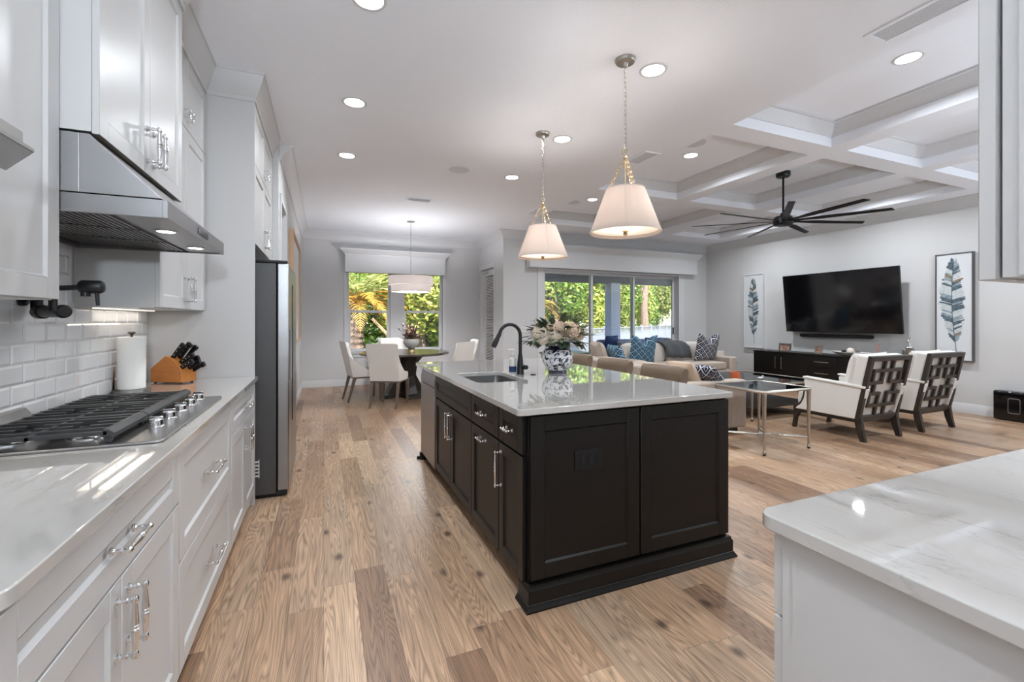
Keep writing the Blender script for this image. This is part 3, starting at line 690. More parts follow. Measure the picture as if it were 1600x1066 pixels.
def front(k, kind, o, u, n, W_, H_, mt, handle=None, hl=.13, st=.062, hmat='chrome', inset=.045, hs=1.):
    """a drawer or door front (part) with its pull (sub-part). handle: 'h' centre horizontal, 'ht' horizontal near top, 'vl','vr' vertical near an edge, +'b'/'t' """
    a = k.mb(); shaker(a, o, u, UZ, n, W_, H_, st); f = a.build(kind, mt, k.root, bevel=.0015, seg=1)
    if handle:
        o = Vector(o)+Vector(n)*.02
        if handle[0] == 'h': c = o+Vector(u)*W_/2+UZ*(H_/2 if handle == 'h' else H_-inset); ax = Vector(u)
        else:
            c = o+Vector(u)*(inset*.7 if handle[1] == 'l' else W_-inset*.7)+UZ*((inset+hl/2) if handle[2] == 'b' else H_-inset-hl/2); ax = UZ
        b = k.mb(); pull(b, c, ax, n, hl, hs); b.build('handle', hmat, f)
    return f
FX = -.468     # carcass face of left base cabinets (fronts stand 2 cm proud)
def base_left(label, y0, y1, kind):
    k = K('base_cabinet', label, 'cabinet', (-.77, (y0+y1)/2, 0), 'white base cabinets along the cooktop wall')
    a = k.mb(); a.box(WX0+.002, FX, y0, y1, .10, .885); a.box(WX0+.002, FX-.06, y0, y1, 0, .10); a.build('carcass', 'cab', k.root, smooth=0)
    g = .003; n = UX; W_ = y1-y0-2*g
    def F(kd, z0, z1, **q):
        ya = q.pop('ya', y0+g); wd = q.pop('wd', W_)
        return front(k, kd, (FX, ya, z0), UY, n, wd, z1-z0, 'cab', **q)
    if kind == 'doors':
        F('drawer', .705, .868, handle='h', hl=.13)
        h = W_/2-g/2
        F('door', .115, .698, wd=h, handle='vrt', hl=.13); F('door', .115, .698, ya=y0+g+h+g, wd=h, handle='vlt', hl=.13)
    else:
        F('drawer', .495, .868, handle='h', hl=.16); F('drawer', .115, .488, handle='h', hl=.16)
    return k
base_left('near white base cabinet with a drawer over two doors, cut by the lower left edge', .895, 1.822, 'doors')
base_left('white base cabinet with two deep drawers under the gas cooktop', 1.822, 2.752, 'drawers')
kc = base_left('far white base cabinet with a drawer over two doors beside the refrigerator', 2.752, 3.636, 'doors')
a = kc.mb(); a.lathe([(.012, 0), (.02, .01), (.02, .035), (.012, .045)], (-.50, 3.61, 0), UZ, 12); a.build('levelling_foot', 'white', kc.root)
a = kc.mb()
for z in (.20, .225, .25, .275, .30): a.box(-.455, -.425, 3.638, 3.652, z, z+.008)
a.box(-.428, -.424, 3.638, 3.652, .19, .32); a.build('side_bracket', 'white', kc.root, smooth=0)
# counter with rounded near corner
k = K('countertop', 'white veined quartz worktop running along the left wall under the gas cooktop', 'countertop', (-.75, 2.3, .885))
def rslab(mb, x0, x1, y0, y1, z0, z1, rad, corners, hole=None):
    pts = []
    for (cx, cy, a0, nm) in ((x1-rad, y0+rad, -90, 'x1y0'), (x1-rad, y1-rad, 0, 'x1y1'), (x0+rad, y1-rad, 90, 'x0y1'), (x0+rad, y0+rad, 180, 'x0y0')):
        if nm in corners:
            for q in range(7): an = math.radians(a0+15*q); pts.append((cx+rad*math.cos(an), cy+rad*math.sin(an)))
        else: pts.append({'x1y0': (x1, y0), 'x1y1': (x1, y1), 'x0y1': (x0, y1), 'x0y0': (x0, y0)}[nm])
    if not hole: mb.prism([(p[0], p[1], z0) for p in pts], (0, 0, z1-z0)); return
    hx0, hx1, hy0, hy1, hr = hole; hp = []
    for (cx, cy, a0) in ((hx1-hr, hy0+hr, -90), (hx1-hr, hy1-hr, 0), (hx0+hr, hy1-hr, 90), (hx0+hr, hy0+hr, 180)):
        for q in range(7): an = math.radians(a0+15*q); hp.append((cx+hr*math.cos(an), cy+hr*math.sin(an)))
    bm = bmesh.new(); rings = []
    for z in (z0, z1):
        A_ = [bm.verts.new((p[0], p[1], z)) for p in pts]; B_ = [bm.verts.new((p[0], p[1], z)) for p in hp]; rings.append((A_, B_))
        es = [bm.edges.new((A_[i], A_[(i+1) % len(A_)])) for i in range(len(A_))]+[bm.edges.new((B_[i], B_[(i+1) % len(B_)])) for i in range(len(B_))]
        bmesh.ops.triangle_fill(bm, use_beauty=True, use_dissolve=True, edges=es)
    for q in (0, 1):
        a_, b_ = rings[0][q], rings[1][q]; n = len(a_)
        for i in range(n): bm.faces.new((a_[i], a_[(i+1) % n], b_[(i+1) % n], b_[i]) if q == 0 else (b_[i], b_[(i+1) % n], a_[(i+1) % n], a_[i]))
    bmesh.ops.recalc_face_normals(bm, faces=bm.faces)
    bm.verts.index_update(); mb.add([v.co.copy() for v in bm.verts], [tuple(v.index for v in f.verts) for f in bm.faces]); bm.free()

a = k.mb(); rslab(a, WX0+.002, -.430, .865, 3.645, .885, .915, .06, ('x1y0',)); a.build('slab', 'quartz', k.root, bevel=.003)
# beveled subway tile
k = K('tile_backsplash', 'glossy white subway tile backsplash behind the cooktop', 'backsplash', (WX0, 2.3, .915))
a = k.mb(); a.box(WX0+.001, WX0+.006, .95, 3.635, .917, 1.40); a.box(WX0+.001, WX0+.006, 1.81, 2.66, 1.40, 1.70); a.build('grout_bed', 'grout', k.root, smooth=0)
a = k.mb(); tw, th_ = .152, .0762
def tile(y0, y1, z0, z1):
    g = .0012; b = .009; x0 = WX0+.006; x1 = x0+.006
    y0 += g; y1 -= g; z0 += g; z1 -= g
    if y1-y0 < .022: return
    vs = [(x0, y0, z0), (x0, y1, z0), (x0, y1, z1), (x0, y0, z1), (x0+.002, y0, z0), (x0+.002, y1, z0), (x0+.002, y1, z1), (x0+.002, y0, z1), (x1, y0+b, z0+b), (x1, y1-b, z0+b), (x1, y1-b, z1-b), (x1, y0+b, z1-b)]
    a.add(vs, [(0, 1, 5, 4), (1, 2, 6, 5), (2, 3, 7, 6), (3, 0, 4, 7), (4, 5, 9, 8), (5, 6, 10, 9), (6, 7, 11, 10), (7, 4, 8, 11), (8, 9, 10, 11)])
r = 0; z = .917
while z+th_ <= 1.70:
    ya, yb = (.95, 3.635) if z+th_ < 1.385 else (1.81, 2.66)
    zt = min(z+th_, 1.70); y = .95-(tw/2 if r % 2 else 0)
    while y < yb:
        lo, hi = max(y, ya), min(y+tw, yb)
        if hi-lo > .02: tile(lo, hi, z, zt)
        y += tw
    r += 1; z += th_
a.build('tiles', 'tile', k.root, smooth=0)
k = K('wall_outlet', 'white wall outlet on the tile backsplash behind the paper towel roll', 'outlet', (WX0+.012, 3.27, 1.15))
a = k.mb(); a.box(WX0+.0125, WX0+.017, 3.23, 3.305, 1.09, 1.21); a.build('cover_plate', 'white', k.root, bevel=.002)
a = k.mb()
for z in (1.125, 1.175): a.box(WX0+.017, WX0+.0195, 3.25, 3.285, z-.016, z+.016)
a.build('socket', 'ceramic', k.root, bevel=.003)
# upper cabinets
UXF = -.765
def upper(label, y0, y1, z0, x1, splits, hb='b', name='wall_cabinet', grp='white wall cabinets over the left counter', ztop=2.87, hl=.13, hs=1.):
    k = K(name, label, 'cabinet', (-.9, (y0+y1)/2, z0), grp)
    a = k.mb(); a.box(WX0+.002, x1, y0, y1, z0, ztop+.05); a.build('carcass', 'cab', k.root, smooth=0)
    g = .003; h = (y1-y0-3*g)/2
    for i, (za, zb) in enumerate(splits):
        for j in (0, 1):
            front(k, 'door', (x1, y0+g+j*(h+g), za), UY, UX, h, zb-za, 'cab', handle=('vr' if j == 0 else 'vl')+'b', hl=hl if i == 0 else .05, hs=hs if i == 0 else .8, inset=.05)
    return k
upper('large near white wall cabinet at the left edge, in front of the range hood', .952, 1.803, 1.375, UXF, [(1.378, 2.435), (2.441, 2.86)])
upper('white wall cabinet with two doors directly above the stainless range hood', 1.806, 2.706, 1.905, -.672, [(1.90, 2.86)], hs=1.15)
upper('white wall cabinet between the range hood and the tall refrigerator side panel', 2.709, 3.634, 1.375, UXF, [(1.378, 2.435), (2.441, 2.86)])
k = K('tall_side_panel', 'tall white panel rising from the counter end beside the refrigerator', 'panel', (-.76, 3.65, 0)); a = k.mb(); a.box(WX0+.002, -.452, 3.646, 3.664, 0, 2.92); a.build('panel_board', 'cab', k.root, bevel=.001)
k = upper('white cabinet with four doors above the refrigerator', 3.666, 4.80, 1.86, -.475, [(1.865, 2.435), (2.441, 2.86)], grp=None)
k = K('tall_side_panel', 'narrow white end panel on the far side of the refrigerator', 'panel', (-.76, 4.815, 0)); a = k.mb(); a.box(WX0+.002, -.452, 4.802, 4.826, 0, 2.92); a.build('panel_board', 'cab', k.root, bevel=.001)
m = MB()
molding(m, [(-.452, 4.826), (-.452, 3.646), (-.742, 3.646), (-.742, 2.706), (-.650, 2.706), (-.650, 1.806), (-.742, 1.806), (-.742, .952)], [(-.01, 2.86), (.008, 2.86), (.008, 2.89), (.014, 2.895), (.05, 2.985), (.065, 3.03), (.07, 3.03), (.07, 3.05), (-.01, 3.05)])
struct(m.build('trim_25', 'cab', smooth=30))
# under cabinet lights
for (y0, y1, lb) in ((1.0, 1.75, 'slim warm light bar under the near wall cabinet'), (2.78, 3.58, 'slim warm light bar under the far wall cabinet')):
    k = K('under_cabinet_light', lb, 'light', (-1.02, (y0+y1)/2, 1.369)); sl = lamp('strip_lamp', 'AREA', (0, 0, -.006), .4, (1, .90, .78), .5, parent=k.root); sl.data.shape = 'RECTANGLE'; sl.data.size = .05; sl.data.size_y = .6; a = k.mb(); a.box(-1.03, -1.01, y0, y1, 1.369, 1.375); a.build('light_bar', 'strip', k.root, smooth=0)
# range hood
k = K('range_hood', 'stainless steel slanted range hood over the cooktop', 'range hood', (-.8, 2.255, 1.65))
Y0, Y1 = 1.803, 2.707
a = k.mb(); a.prism([(-.490, Y0, 1.712), (-.676, Y0, 1.897), (-.70, Y0, 1.897), (-.70, Y0, 1.712)], (0, Y1-Y0, 0)); a.box(-1.068, -.70, Y0, Y1, 1.712, 1.897); a.build('slanted_body', 'steel', k.root, smooth=0, bevel=.0015)
a = k.mb(); a.box(-.489, -.475, Y0, Y1, 1.650, 1.709); a.box(-1.068, -.489, Y0, Y0+.012, 1.650, 1.709); a.box(-1.068, -.489, Y1-.012, Y1, 1.650, 1.709); a.box(-1.068, -1.05, Y0+.012, Y1-.012, 1.650, 1.709); a.build('lip', 'steel', k.root, smooth=0, bevel=.001)
a = k.mb(); a.box(-.62, -.489, Y0+.012, Y1-.012, 1.655, 1.66); a.build('light_panel', 'steel', k.root, smooth=0)
a = k.mb()
for i in range(3):
    ya = Y0+.02+i*.289; a.obox((-.63, ya, 1.668), (-1, 0, .04), (0, 1, 0), (0, 0, -1), (0, .42), (0, .284), (-.008, 0))
    for q in range(20): a.obox((-.63-.02*q-.012, ya+.01, 1.660+.0008*q), (-1, 0, .04), (0, 1, 0), (0, 0, -1), (0, .009), (0, .264), (0, .006))
a.build('baffle_filter', 'steel', k.root, smooth=0)
a = k.mb()
for y in (2.09, 2.52): a.lathe([(.036, 0), (.036, .004), (.030, .005)], (-.555, y, 1.655), (0, 0, -1), 24, cap=False)
a.build('light_bezel', 'chrome', k.root)
for y in (2.09, 2.52): a = k.mb(); a.lathe([(0, .0025), (.030, .0025)], (-.555, y, 1.655), (0, 0, -1), 24, cap=False); a.build('light_lens', 'led2', k.root)
for y in (2.09, 2.52): lamp('hood_lamp', 'SPOT', (-.555+.8, y-2.255, -.01), 3.5, (1, .93, .85), .03, parent=k.root, spot=120)
a = k.mb(); a.box(-.4755, -.473, 2.19, 2.36, 1.668, 1.694); a.build('control_display', 'gloss', k.root, smooth=0)
# pot filler: base arm and swivelling spout
k = K('pot_filler', 'matte black folding pot filler faucet mounted on the tile above the cooktop', 'faucet', (WX0+.012, 1.93, 1.36))
a = k.mb(); a.lathe([(.032, 0), (.032, .012), (.012, .016), (.012, .045)], (WX0+.0125, 2.30, 1.40), UX, 20); a.build('wall_flange', 'black', k.root)
a = k.mb(); a.cyl((-1.03, 2.22, 1.345), (-.80, 1.985, 1.345), .0, .0); a = k.mb()
a.cyl((-1.025, 2.315, 1.40), (-1.025, 2.315, 1.34), .018); a.lathe([(.024, 0), (.026, .004), (.026, .05), (.021, .055), (.021, .22), (.024, .225), (.024, .24), (.018, .245)], (-1.0, 2.27, 1.345), (.62, -.78, 0), 20); a.build('lower_arm', 'black', k.root)
a = k.mb(); a.cyl((-.87, 2.06, 1.345), (-.87, 2.06, 1.425), .012); a.tube([(-.87, 2.06, 1.425), (-.80, 2.0, 1.425), (-.73, 1.93, 1.425)], .009, 10); a.build('upper_arm', 'black', k.root)
a = k.mb(); d_ = Vector((.75, -.05, 0)).normalized(); p_ = Vector((-.745, 1.925, 1.425)); a.lathe([(0, -.004), (.018, 0), (.022, .006), (.022, .055), (.018, .062), (0, .066)], p_, d_, 20, cap=False); a.cyl(p_+d_*.045+Vector((0, 0, -.015)), p_+d_*.048+Vector((0, 0, -.062)), .0065, .005); a.cyl(p_+d_*.015+Vector((0, 0, -.01)), p_+d_*.015+Vector((0, 0, -.032)), .013); a.build('spout', 'black', k.root)
# cooktop
k = K('gas_cooktop', 'stainless steel gas cooktop with black cast iron grates set into the worktop', 'cooktop', (-.75, 2.25, .915))
CX0, CX1, CY0, CY1 = -1.035, -.482, 1.785, 2.715
a = k.mb(); rslab(a, CX0, CX1, CY0, CY1, .915, .925, .02, ('x1y0', 'x1y1', 'x0y0', 'x0y1')); a.build('steel_deck', 'steel', k.root, bevel=.003)
a = k.mb(); a.box(CX0+.002, CX0+.035, CY0+.03, CY1-.03, .925, .948); a.build('rear_trim', 'steeld', k.root, bevel=.006)
for (x, y, r) in ((-.92, 1.93, .05), (-.72, 1.93, .042), (-.82, 2.25, .062), (-.92, 2.57, .045), (-.72, 2.57, .05)):
    a = k.mb(); a.lathe([(r+.02, 0), (r+.02, .004), (r+.004, .006), (r, .012), (r*.9, .016), (r*.5, .016)], (x, y, .925), UZ, 28); bn = a.build('burner', 'chrome', k.root)
    a = k.mb(); a.lathe([(r*.82, .016), (r*.84, .02), (r*.8, .025), (0, .027)], (x, y, .925), UZ, 28, cap=False); a.build('burner_cap', 'black', bn)
gx0, gx1 = -1.00, -.632
for i in range(3):
    y0 = CY0+.02+i*.299; y1 = y0+.293; a = k.mb(); z0, z1 = .950, .963
    a.box(gx0, gx0+.014, y0, y1, z0-.004, z1); a.box(gx0, gx1, y0, y0+.012, z0, z1); a.box(gx0, gx1, y1-.012, y1, z0, z1)
    # thick sloped front bar
    a.prism([(gx1-.012, y0, .944), (gx1+.020, y0, .944), (gx1+.020, y0, .957), (gx1+.004, y0, .969), (gx1-.012, y0, .969)], (0, y1-y0, 0))
    for q in range(1, 5):
        y = y0+(y1-y0)*q/5; gp = .035 if q in (2, 3) else 0
        for (xa, xb) in (((gx0, -.90), (-.86, -.76), (-.72, gx1)) if gp else ((gx0, gx1),)):
            a.prism([(xa, y-.0065, z1+.002), (xb, y-.0065, z1+.002), (xb-.012, y-.0065, z0-.006), (xa+.012, y-.0065, z0-.006)], (0, .013, 0))
    a.box(-.83, -.818, y0, y1, z0, z1-.001)
    for (fx, fy) in ((gx0+.01, y0+.01), (gx0+.01, y1-.012), (gx1, y0+.012), (gx1, y1-.014)): a.add([(fx-.016, fy-.008, z0+.004), (fx+.016, fy-.008, z0+.004), (fx+.016, fy+.008, z0+.004), (fx-.016, fy+.008, z0+.004), (fx-.007, fy-.006, .9255), (fx+.007, fy-.006, .9255), (fx+.007, fy+.006, .9255), (fx-.007, fy+.006, .9255)], [(0, 1, 2, 3), (7, 6, 5, 4), (0, 4, 5, 1), (1, 5, 6, 2), (2, 6, 7, 3), (3, 7, 4, 0)])
    a.build('grate', 'iron', k.root, smooth=0, bevel=.0015)
for i in range(5):
    y = 2.015+i*.150; x = -.565
    a = k.mb(); a.lathe([(.027, 0), (.027, .004), (.0225, .006), (.0215, .026), (.018, .029), (0, .03)], (x, y, .925), UZ, 24, cap=False); a.obox((x, y, .951), UX, UY, UZ, (-.021, .021), (-.005, .005), (0, .012)); a.build('knob', 'chrome', k.root, bevel=.001)
k = K('steel_tray', 'angled stainless steel plate on the cooktop at the left edge against the tile', 'tray', (-1.03, 2.1, .93))
a = k.mb(); a.prism([(-1.030, 1.82, .951), (-.985, 1.82, .951), (-1.012, 1.82, .992), (-1.030, 1.82, .994)], (0, .40, 0)); a.build('tray_plate', 'steel', k.root, bevel=.002)
k = K('appliance_canopy', 'pointed stainless steel canopy corner jutting in at the left edge before the wall cabinet', 'canopy', (-.68, 1.3, 1.66))
a = k.mb(); zc = 1.690; a.prism([(-.738, 1.0, zc), (-.600, 1.0, zc), (-.600, 1.345, zc), (-.738, 1.535, zc)], (0, 0, .010)); a.prism([(-.738, 1.0, zc+.010), (-.612, 1.0, zc+.010), (-.612, 1.33, zc+.010), (-.738, 1.50, zc+.010)], (0, 0, .03)); a.build('canopy_corner', 'steel', k.root, bevel=.002)
# paper towel
k = K('paper_towel_holder', 'white paper towel roll on a steel holder beside the knife block', 'paper towel', (-.985, 3.12, .915))
c = (-.985, 3.12, .9155)
a = k.mb(); a.lathe([(.085, 0), (.085, .014), (.078, .018), (0, .018)], c, UZ, 32, cap=False); a.build('holder_base', 'steel', k.root)
a = k.mb(); a.cyl((c[0], c[1], .93), (c[0], c[1], 1.245), .006); a.lathe([(.005, 0), (.008, .006), (.018, .014), (.018, .018), (.008, .024), (0, .026)], (c[0], c[1], 1.228), UZ, 14, cap=False); a.build('finial', 'wood_dk', k.root)
a = k.mb(); a.lathe([(.018, 0), (.062, 0), (.062, .285), (.018, .285)], (c[0], c[1], .935), UZ, 36); a.build('paper_roll', 'paper', k.root, smooth=30)
a = k.mb(); a.prism([(c[0]-.075, c[1]-.03, .934), (c[0]-.072, c[1]-.015, .934), (c[0]-.07, c[1]-.02, 1.06)], (0, .004, 0)); a.build('tension_arm', 'black', k.root)
# knife block
k = K('knife_block', 'orange-brown wooden knife block full of black handled knives by the tall panel', 'knife block', (-.895, 3.49, .915))
R_ = Matrix.Translation((0, 0, 0)) @ Matrix.Rotation(math.radians(-32), 4, 'Z')
def kb():
    m_ = MB(); m_.T = R_.copy(); return m_
# local x = handles side, block profile in x-z, thickness in y
pts = [(-.10, 0), (.125, 0), (.125, .075), (.055, .150), (.005, .165), (-.10, .085)]
a = kb(); a.prism([(x, -.055, z+.008) for x, z in pts], (0, .11, 0)); a.build('wood_block', 'block', k.root, bevel=.003)
a = kb()
for x in (-.08, .105):
    for y in (-.04, .04): a.cyl((x, y, 0), (x, y, .008), .008)
a.build('rubber_feet', 'black', k.root)
kp = [(.02, .030, .170, .118, 0), (.034, -.034, .163, .125, 0), (.048, .0, .160, .13, 0), (.062, .034, .150, .12, 0), (.075, -.018, .138, .11, 1), (.085, .018, .126, .10, 1), (.100, -.036, .108, .095, 1), (.105, .01, .10, .10, 1), (.118, .036, .088, .09, 1)]
for (x, y, z, L_, lo) in kp:
    an = math.radians(50 if not lo else 30); d = Vector((math.cos(an), 0, math.sin(an))); o_ = Vector((x, y, z-.012)); a = kb(); up = Vector((-math.sin(an), 0, math.cos(an)))
    a.obox(o_, d, UY, up, (0, L_), (-.0085, .0085), (-.013, .013)); a.obox(o_, d, UY, up, (L_-.022, L_+.006), (-.009, .009), (-.019, .012))
    hd = a.build('knife_handle', 'black', k.root, bevel=.004)
    a = kb(); a.obox(o_, d, UY, up, (-.01, .012), (-.008, .008), (-.0115, .0115))
    for q in (.3, .55, .8): a.cyl(o_+d*L_*q+Vector((0, -.0095, 0)), o_+d*L_*q+Vector((0, .0095, 0)), .0032, seg=8)
    a.build('rivets_bolster', 'chrome', hd)
# refrigerator
k = K('refrigerator', 'grey side-by-side refrigerator standing beyond the counter end', 'refrigerator', (-.68, 4.21, 0), None)
FY0, FY1 = 3.735, 4.665
a = k.mb(); a.box(-1.04, -.325, FY0+.01, FY1-.01, .03, 1.735); a.build('case', 'fridge_side', k.root, bevel=.004)
a = k.mb(); a.box(-1.0, -.29, FY0+.03, FY1-.03, .0, .03); a.box(-.325, -.255, FY0+.015, FY1-.015, .012, .045); a.build('kick_grille', 'black', k.root, bevel=.003)
for j, (ya, yb) in enumerate(((FY0, 4.105), (4.115, FY1))):
    a = k.mb(); a.box(-.318, -.240, ya, yb, .05, 1.735); dr = a.build('door', 'steel', k.root, bevel=.008)
    b = k.mb(); ye = yb-.022 if j == 0 else ya+.022; b.box(-.240, -.2365, ye-.014, ye+.014, .5, 1.6); b.build('grip_recess', 'black', dr, smooth=0)
    if j == 0: b = k.mb(); b.box(-.240, -.237, ya+.09, yb-.10, .86, 1.24); b.build('dispenser', 'gloss', dr, smooth=0)
a = k.mb(); a.box(-.46, -.25, FY0+.005, FY0+.08, 1.737, 1.757); a.box(-.46, -.25, FY1-.08, FY1-.005, 1.737, 1.757); a.box(-.42, -.30, FY0+.08, FY1-.08, 1.737, 1.750); a.build('hinge_cover', 'black', k.root, bevel=.006)

# ---------------------------------------------------------------- island
IX = .862; IY = 1.868      # carcass planes; fronts stand 2 cm proud
def isl(label, y0, y1, parts_, name='island_cabinet'):
    k = K(name, label, 'cabinet', (1.2, (y0+y1)/2, 0), 'espresso island cabinets'); g = .003
    a = k.mb(); a.box(IX, 1.50, y0, y1, .095, .665 if 'sink' in label else .885); a.box(IX+.07, 1.50, y0, y1, 0, .095)
    if 'sink' in label: a.box(IX, IX+.02, y0, y1, .665, .885)
    a.build('carcass', 'dark', k.root, smooth=0)
    for (kd, z0, z1, hd, ya, yb, hl) in parts_:
        front(k, kd, (IX, yb-g, z0), -UY, -UX, yb-ya-2*g, z1-z0, 'dark', handle=hd, hl=hl, st=.055, hs=.9)
    return k
isl('narrow dark island cabinet with a small drawer over a door at the near corner', 1.873, 2.192, [('drawer', .692, .866, 'h', 1.885, 2.190, .07), ('door', .105, .680, 'vlt', 1.885, 2.190, .17)])
isl('dark island cabinet with a drawer and a top-pull door between corner and sink', 2.194, 2.664, [('drawer', .692, .866, 'h', 2.194, 2.664, .09), ('door', .105, .680, 'ht', 2.194, 2.664, .09)])
isl('dark island sink cabinet with a blank panel over two doors', 2.666, 3.640, [('false_front', .692, .866, None, 2.666, 3.640, 0), ('door', .105, .680, 'vlt', 2.666, 3.152, .17), ('door', .105, .680, 'vrt', 3.154, 3.640, .17)])
k = K('island_end', 'dark panelled island end with moulded plinth and black outlet facing the camera', 'island', (1.48, 1.9, 0))
a = k.mb(); a.box(1.50, 1.76, 1.87, 4.20, .0, .885); a.box(IX+.0, 2.085, 1.868, 1.872, .10, .885); a.box(1.76, 2.085, 1.872, 1.95, .0, .885); a.build('core', 'dark', k.root, smooth=0)
a = k.mb(); shaker(a, (.868, IY, .125), UX, UZ, -UY, .606, .748, .07); a.build('end_panel', 'dark', k.root, bevel=.0015, seg=1)
a = k.mb(); shaker(a, (1.482, IY, .125), UX, UZ, -UY, .604, .748, .07); a.build('end_panel', 'dark', k.root, bevel=.0015, seg=1)
a = k.mb()
bp_ = [(0, 0), (.030, 0), (.030, .008), (.020, .022), (.018, .028), (.014, .03), (.014, .088), (.008, .098), (.006, .108), (0, .11)]
molding(a, [(1.02, 1.868), (1.02, 1.868)][:0]+[(.862, 1.95), (.862, 1.846), (2.088, 1.846), (2.088, 1.95)][::-1], [(o_, z) for o_, z in bp_]) 
a.box(.862, 2.088, 1.846, 1.87, 0, .108); a.build('plinth', 'dark', k.root, smooth=30)
a = k.mb(); a.box(1.10, 1.245, IY-.0165, IY-.011, .595, .690); op = a.build('outlet_plate', 'black', k.root, bevel=.002)
a = k.mb()
for x in (1.135, 1.175): a.box(x, x+.03, IY-.0185, IY-.0165, .62, .665)
a.build('outlet_socket', 'gloss', op, bevel=.002)
a = k.mb(); a.box(.84, .862, 4.262, 4.275, 0, .03); a.box(.862, 1.50, 4.205, 4.24, 0, .885); a.box(.81, .90, 4.245, 4.27, 0, .028); a.box(.835, .862, 4.22, 4.262, 0, .07); a.build('far_panel', 'dark', k.root, bevel=.003)
# dishwasher
k = K('dishwasher', 'stainless steel dishwasher front at the far end of the island', 'dishwasher', (1.15, 3.93, 0))
a = k.mb(); a.box(.866, 1.498, 3.655, 4.20, .09, .87); a.build('tub', 'steeld', k.root, smooth=0)
a = k.mb(); a.box(.838, .864, 3.650, 4.205, .085, .745); a.build('door', 'steel', k.root, bevel=.004)
a = k.mb(); a.prism([(.864, 3.650, .752), (.838, 3.650, .752), (.838, 3.650, .80), (.85, 3.650, .862), (.864, 3.650, .862)], (0, .555, 0)); a.build('control_panel', 'steel', k.root, bevel=.003)
# island worktop
k = K('island_worktop', 'large glossy white quartz island worktop with sink cutout', 'countertop', (1.45, 3.0, .885))
a = k.mb(); rslab(a, .795, 2.105, 1.825, 4.245, .885, .915, .02, ('x1y0', 'x1y1', 'x0y1', 'x0y0'), (.905, 1.255, 2.70, 3.255, .05)); a.build('slab', 'quartz', k.root, bevel=.003)
k = K('undermount_sink', 'stainless steel undermount sink in the island worktop', 'sink', (1.08, 2.98, .68))
a = k.mb(); bm = None
def basin(mb, x0, x1, y0, y1, zt, zb, r, rb=.03):
    rings = []
    for (ins, z, rr) in ((-.012, zt, r), (0, zt, r), (0, zb+rb, r), (rb*.3, zb+rb*.3, r), (rb, zb, r*.8), ):
        ring = []
        for (cx, cy, a0) in ((x1-ins-rr, y0+ins+rr, -90), (x1-ins-rr, y1-ins-rr, 0), (x0+ins+rr, y1-ins-rr, 90), (x0+ins+rr, y0+ins+rr, 180)):
            for q in range(7): an = math.radians(a0+15*q); ring.append((cx+rr*math.cos(an), cy+rr*math.sin(an), z))
        rings.append(ring)
    n = len(rings[0]); vs = [p for r_ in rings for p in r_]; fs = []
    for i in range(len(rings)-1):
        for q in range(n): fs.append((i*n+q, (i+1)*n+q, (i+1)*n+(q+1) % n, i*n+(q+1) % n))
    fs.append(tuple((len(rings)-1)*n+q for q in range(n)))
    mb.add(vs, fs)
basin(a, .90, 1.26, 2.695, 3.26, .8845, .69, .05); a.build('basin', 'steel', k.root, smooth=40)
a = k.mb(); a.lathe([(.045, 0), (.045, .003), (.03, .001), (0, .0)], (1.08, 2.98, .6905), UZ, 24, cap=False); a.build('drain', 'chrome', k.root)
# faucet
k = K('kitchen_faucet', 'tall matte black gooseneck pull-down faucet behind the island sink', 'faucet', (1.335, 3.03, .915))
a = k.mb(); a.lathe([(.028, 0), (.028, .006), (.026, .01), (.024, .06), (.021, .10), (.0165, .13), (.0145, .15)], (1.335, 3.03, .9155), UZ, 24); a.build('body', 'black', k.root)
dx = Vector((-.93, .0, 0)).normalized()
pts = [Vector((1.335, 3.03, 1.05)), Vector((1.335, 3.03, 1.19))]; R0 = .082; c_ = Vector((1.335, 3.03, 1.20))+dx*R0
for q in range(0, 13): an = PI-q*PI*.93/12*1.0; pts.append(c_+dx*(-1)*R0*math.cos(PI-an)*1+UZ*R0*math.sin(an)*1.0)
e_ = pts[-1]; d_ = (pts[-1]-pts[-2]).normalized()
a = k.mb(); a.tube(pts+[e_+d_*.01], .0128, 14); a.build('gooseneck', 'black', k.root)
a = k.mb(); a.lathe([(.0145, 0), (.0155, .01), (.0155, .03), (.019, .06), (.0195, .10), (.017, .105)], e_+d_*.005, d_+dx*.14, 20); a.build('spray_head', 'black', k.root)
a = k.mb(); s_ = Vector((.55, -.84, 0)).normalized(); p_ = Vector((1.335, 3.03, .968)); a.cyl(p_+s_*.015, p_+s_*.055, .017, .017, 18); a.tube([p_+s_*.05, p_+s_*.062], [.017, .013], 12); a.build('lever', 'black', k.root)
k = K('air_switch', 'small round black button flush in the worktop beside the faucet', 'button', (1.405, 2.955, .915)); a = k.mb(); a.lathe([(.021, 0), (.021, .003), (.017, .005), (0, .005)], (1.405, 2.955, .9155), UZ, 20, cap=False); a.build('button_cap', 'black', k.root)
k = K('soap_dispenser', 'clear pump soap bottle with blue label standing beside the faucet', 'soap bottle', (1.30, 3.09, .915))
a = k.mb(); a.lathe([(.026, 0), (.028, .005), (.028, .10), (.022, .115), (.012, .122), (.012, .135)], (1.30, 3.09, .9155), UZ, 18); a.build('bottle', 'ceramic', k.root)
a = k.mb(); a.lathe([(.0286, .012), (.0286, .055)], (1.30, 3.09, .9155), UZ, 18, cap=False); a.build('label_band', 'navy', k.root)
a = k.mb(); a.cyl((1.30, 3.09, 1.05), (1.30, 3.09, 1.09), .004); a.box(1.262, 1.312, 3.08, 3.10, 1.088, 1.098); a.lathe([(.014, 0), (.014, .014)], (1.30, 3.09, 1.05), UZ, 14); a.build('pump', 'white', k.root, bevel=.002)
